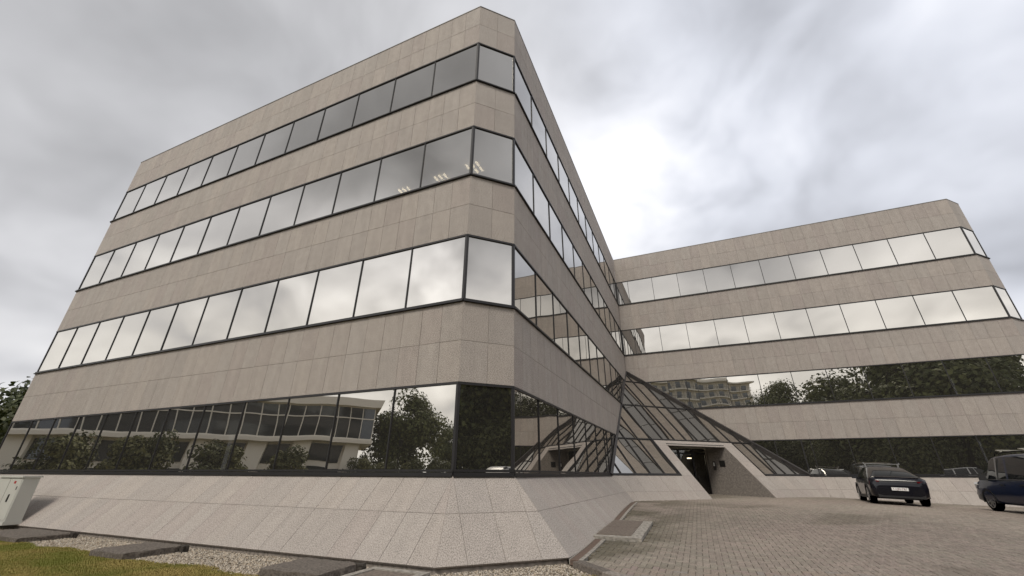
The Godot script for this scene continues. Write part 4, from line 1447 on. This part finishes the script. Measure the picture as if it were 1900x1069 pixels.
func opposite_building() -> void:
	var b := thing("opposite_building", "pale low office building with glazed upper floor reflected in the front windows", "office building", Vector3(-27.8, -0.1, 15.4), deg_to_rad(135.0))
	var w := Geo.new()
	w.box(Vector3(13, 2.2, -7.0), Vector3(24, 4.6, 12))
	put(w, "wall", M.office_light, b)
	var up := Geo.new()
	up.box(Vector3(12.5, 6.1, -6.6), Vector3(25, 3.4, 12.6))
	put(up, "upper_wall", M.room_dark, b)
	var fa := Geo.new()
	fa.slab(PackedVector2Array([Vector2(-0.5, 7.35), Vector2(25.2, 7.35), Vector2(25.2, 8.1), Vector2(-0.8, 8.1)]), 0.35, -12.5, 0.03)
	fa.slab(rect(-0.1, 25, 4.1, 4.45), 0.2, -12.0, 0.02)
	put(fa, "fascia", M.office_light, b)
	var fr := Geo.new()
	for k in 22:
		fr.box(Vector3(minf(k * 1.18 + 0.03, 24.95), 5.9, -0.02), Vector3(0.07, 2.9, 0.12))
	for y in [4.5, 6.3, 7.3]:
		fr.box(Vector3(12.5, y, -0.02), Vector3(25, 0.09, 0.14))
	var band := put(fr, "window_band", M.office_light, b)
	var pane := Geo.new()
	pane.slab(rect(-0.55, 0.55, -0.46, 0.46), 0, -0.02, 0)
	var pm := pane.mesh()
	for k in 21:
		for r in 2:
			put_mesh(pm, "pane", M.office_glass, band, Transform3D(Basis.from_euler(Vector3(rng.randf_range(-0.01, 0.01), rng.randf_range(-0.01, 0.01), 0)).scaled(Vector3(1, [1.9, 1.05][r], 1)), Vector3(k * 1.18 + 0.62, [5.4, 6.82][r], -0.06)))
	for k in 7:
		var x := 1.0 + k * 3.8
		var pier := Geo.new()
		pier.slab(PackedVector2Array([Vector2(x + 0.5, 0), Vector2(x + 1.7, 0), Vector2(x + 1.3, 4.1), Vector2(x, 4.1)]), -0.35, -1.5, 0.02)
		put(pier, "pier", M.office_light, b)
		for r in 2:
			var wn := Geo.new()
			wn.slab(PackedVector2Array([Vector2(x + 1.75, 0.3 + r * 2.1), Vector2(x + 4.2, 0.3 + r * 2.1), Vector2(x + 3.95, 1.9 + r * 2.0), Vector2(x + 1.55, 1.9 + r * 2.0)]), -0.92, -1.1, 0.0)
			put(wn, "window", M.office_glass, b)

func apartment_block() -> void:
	var b := thing("apartment_block", "cream apartment tower with balconies reflected in the rear wing's second ribbon", "apartment building", Vector3(4.9, -0.1, 89.6), deg_to_rad(180.0 - 23.16))
	var w := Geo.new()
	w.box(Vector3(0, 15, -7), Vector3(35, 30, 11))
	w.box(Vector3(-6, 31, -7), Vector3(10, 2.6, 6))
	put(w, "wall", M.cream, b)
	var rf := Geo.new()
	rf.box(Vector3(0, 30.3, -6.2), Vector3(36.4, 0.5, 13.2))
	put(rf, "roof", M.cream, b)
	var sl := Geo.new()
	sl.box(Vector3(0, 0, -0.7), Vector3(34, 0.28, 1.7))
	var sm := sl.mesh()
	var rg := Geo.new()
	for k in 60:
		rg.box(Vector3(-16.9 + k * 0.568, 0.62, 0.08), Vector3(0.07, 0.9, 0.05))
	rg.box(Vector3(0, 1.08, 0.08), Vector3(34, 0.08, 0.08))
	var rm := rg.mesh()
	var wg := Geo.new()
	wg.slab(rect(-0.9, 0.9, 0.4, 2.2), 0.03, -0.1, 0.0)
	var wm := wg.mesh()
	for f in range(3, 10):
		var bl := put_mesh(sm, "balcony", M.cream, b, Transform3D(Basis.IDENTITY, Vector3(0, f * 2.95 + 0.4, 0)))
		put_mesh(rm, "railing", M.rail, bl)
		for k in 9:
			put_mesh(wm, "window", M.office_glass, b, Transform3D(Basis.IDENTITY, Vector3(-15.2 + k * 3.8, f * 2.95 + 0.6, -1.49)))
			if k < 8:
				var pt := Geo.new()
				pt.box(Vector3(-13.3 + k * 3.8, f * 2.95 + 1.85, -0.8), Vector3(0.10, 2.5, 0.8))
				put(pt, "balcony_screen", M.cream, bl, Transform3D(Basis.IDENTITY, -Vector3(0, f * 2.95 + 0.4, 0)))

func street_lamp() -> void:
	var t := thing("street_lamp", "slim street lamp reflected under the round tree in the front ground floor windows", "street lamp", Vector3(-21.6, -0.1, 11.5))
	var p := Geo.new()
	p.tube([Vector3.ZERO, Vector3(0, 3.6, 0)], 0.05, 0.035)
	put(p, "pole", M.silver, t)
	var h := Geo.new()
	h.tube([Vector3(0, 3.5, 0), Vector3(0, 3.62, 0), Vector3(0, 3.95, 0), Vector3(0, 4.05, 0)], 0.14, 0.17, 12)
	put(h, "lamp_head", M.plate_white, t)

func _ready() -> void:
	rng.seed = 20
	# camera
	cam = Camera3D.new()
	cam.name = "camera"
	cam.position = Vector3(0, EYE, 0)
	cam.rotation = Vector3(deg_to_rad(24.777), deg_to_rad(23.162), deg_to_rad(0.237))
	cam.fov = 71.03
	cam.near = 0.05
	cam.far = 3000
	add_child(cam)
	cam.current = true
	# overcast sky with a bright break behind the building
	var we := WorldEnvironment.new()
	we.name = "environment"
	var env := Environment.new()
	env.background_mode = Environment.BG_SKY
	var sky := Sky.new()
	var pan := PanoramaSkyMaterial.new()
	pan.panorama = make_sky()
	pan.energy_multiplier = 1.0
	sky.sky_material = pan
	env.sky = sky
	env.tonemap_mode = Environment.TONE_MAPPER_LINEAR
	env.tonemap_exposure = 1.35
	env.sdfgi_enabled = true
	env.ssao_enabled = true
	env.ssil_enabled = true
	we.environment = env
	add_child(we)
	var sun := DirectionalLight3D.new()
	sun.name = "sun"
	sun.light_energy = 0.5
	sun.light_color = Color(1.0, 0.97, 0.92)
	sun.light_angular_distance = 18.0
	sun.shadow_enabled = true
	sun.sky_mode = DirectionalLight3D.SKY_MODE_LIGHT_ONLY
	sun.look_at_from_position(Vector3(0.0, 0.74, 0.67) * 100, Vector3.ZERO)
	add_child(sun)
	make_materials()
	grounds()
	office_building()
	opposite_building()
	apartment_block()
	greenery()
	small_things()
	black_car()
	var bv := van("parked_van", "dark blue passenger van with roof rails parked at the right edge", "van", M.car_blue, true)
	seat_car(bv, 11.1, -21.93, deg_to_rad(-2.0))
	var w1 := van("parked_van", "white van reflected left of the black car in the rear ground floor windows", "van", M.car_white, false, "white vans reflected in the windows")
	seat_car(w1, 13.4, -2.4, deg_to_rad(70.0))
	var w2 := copy(w1, Vector3(25.3, ground_y(25.3, 0.8), 0.8), deg_to_rad(-84.0), 1.0, "white van reflected between the black car and the blue van", "white vans reflected in the windows")
	street_lamp()
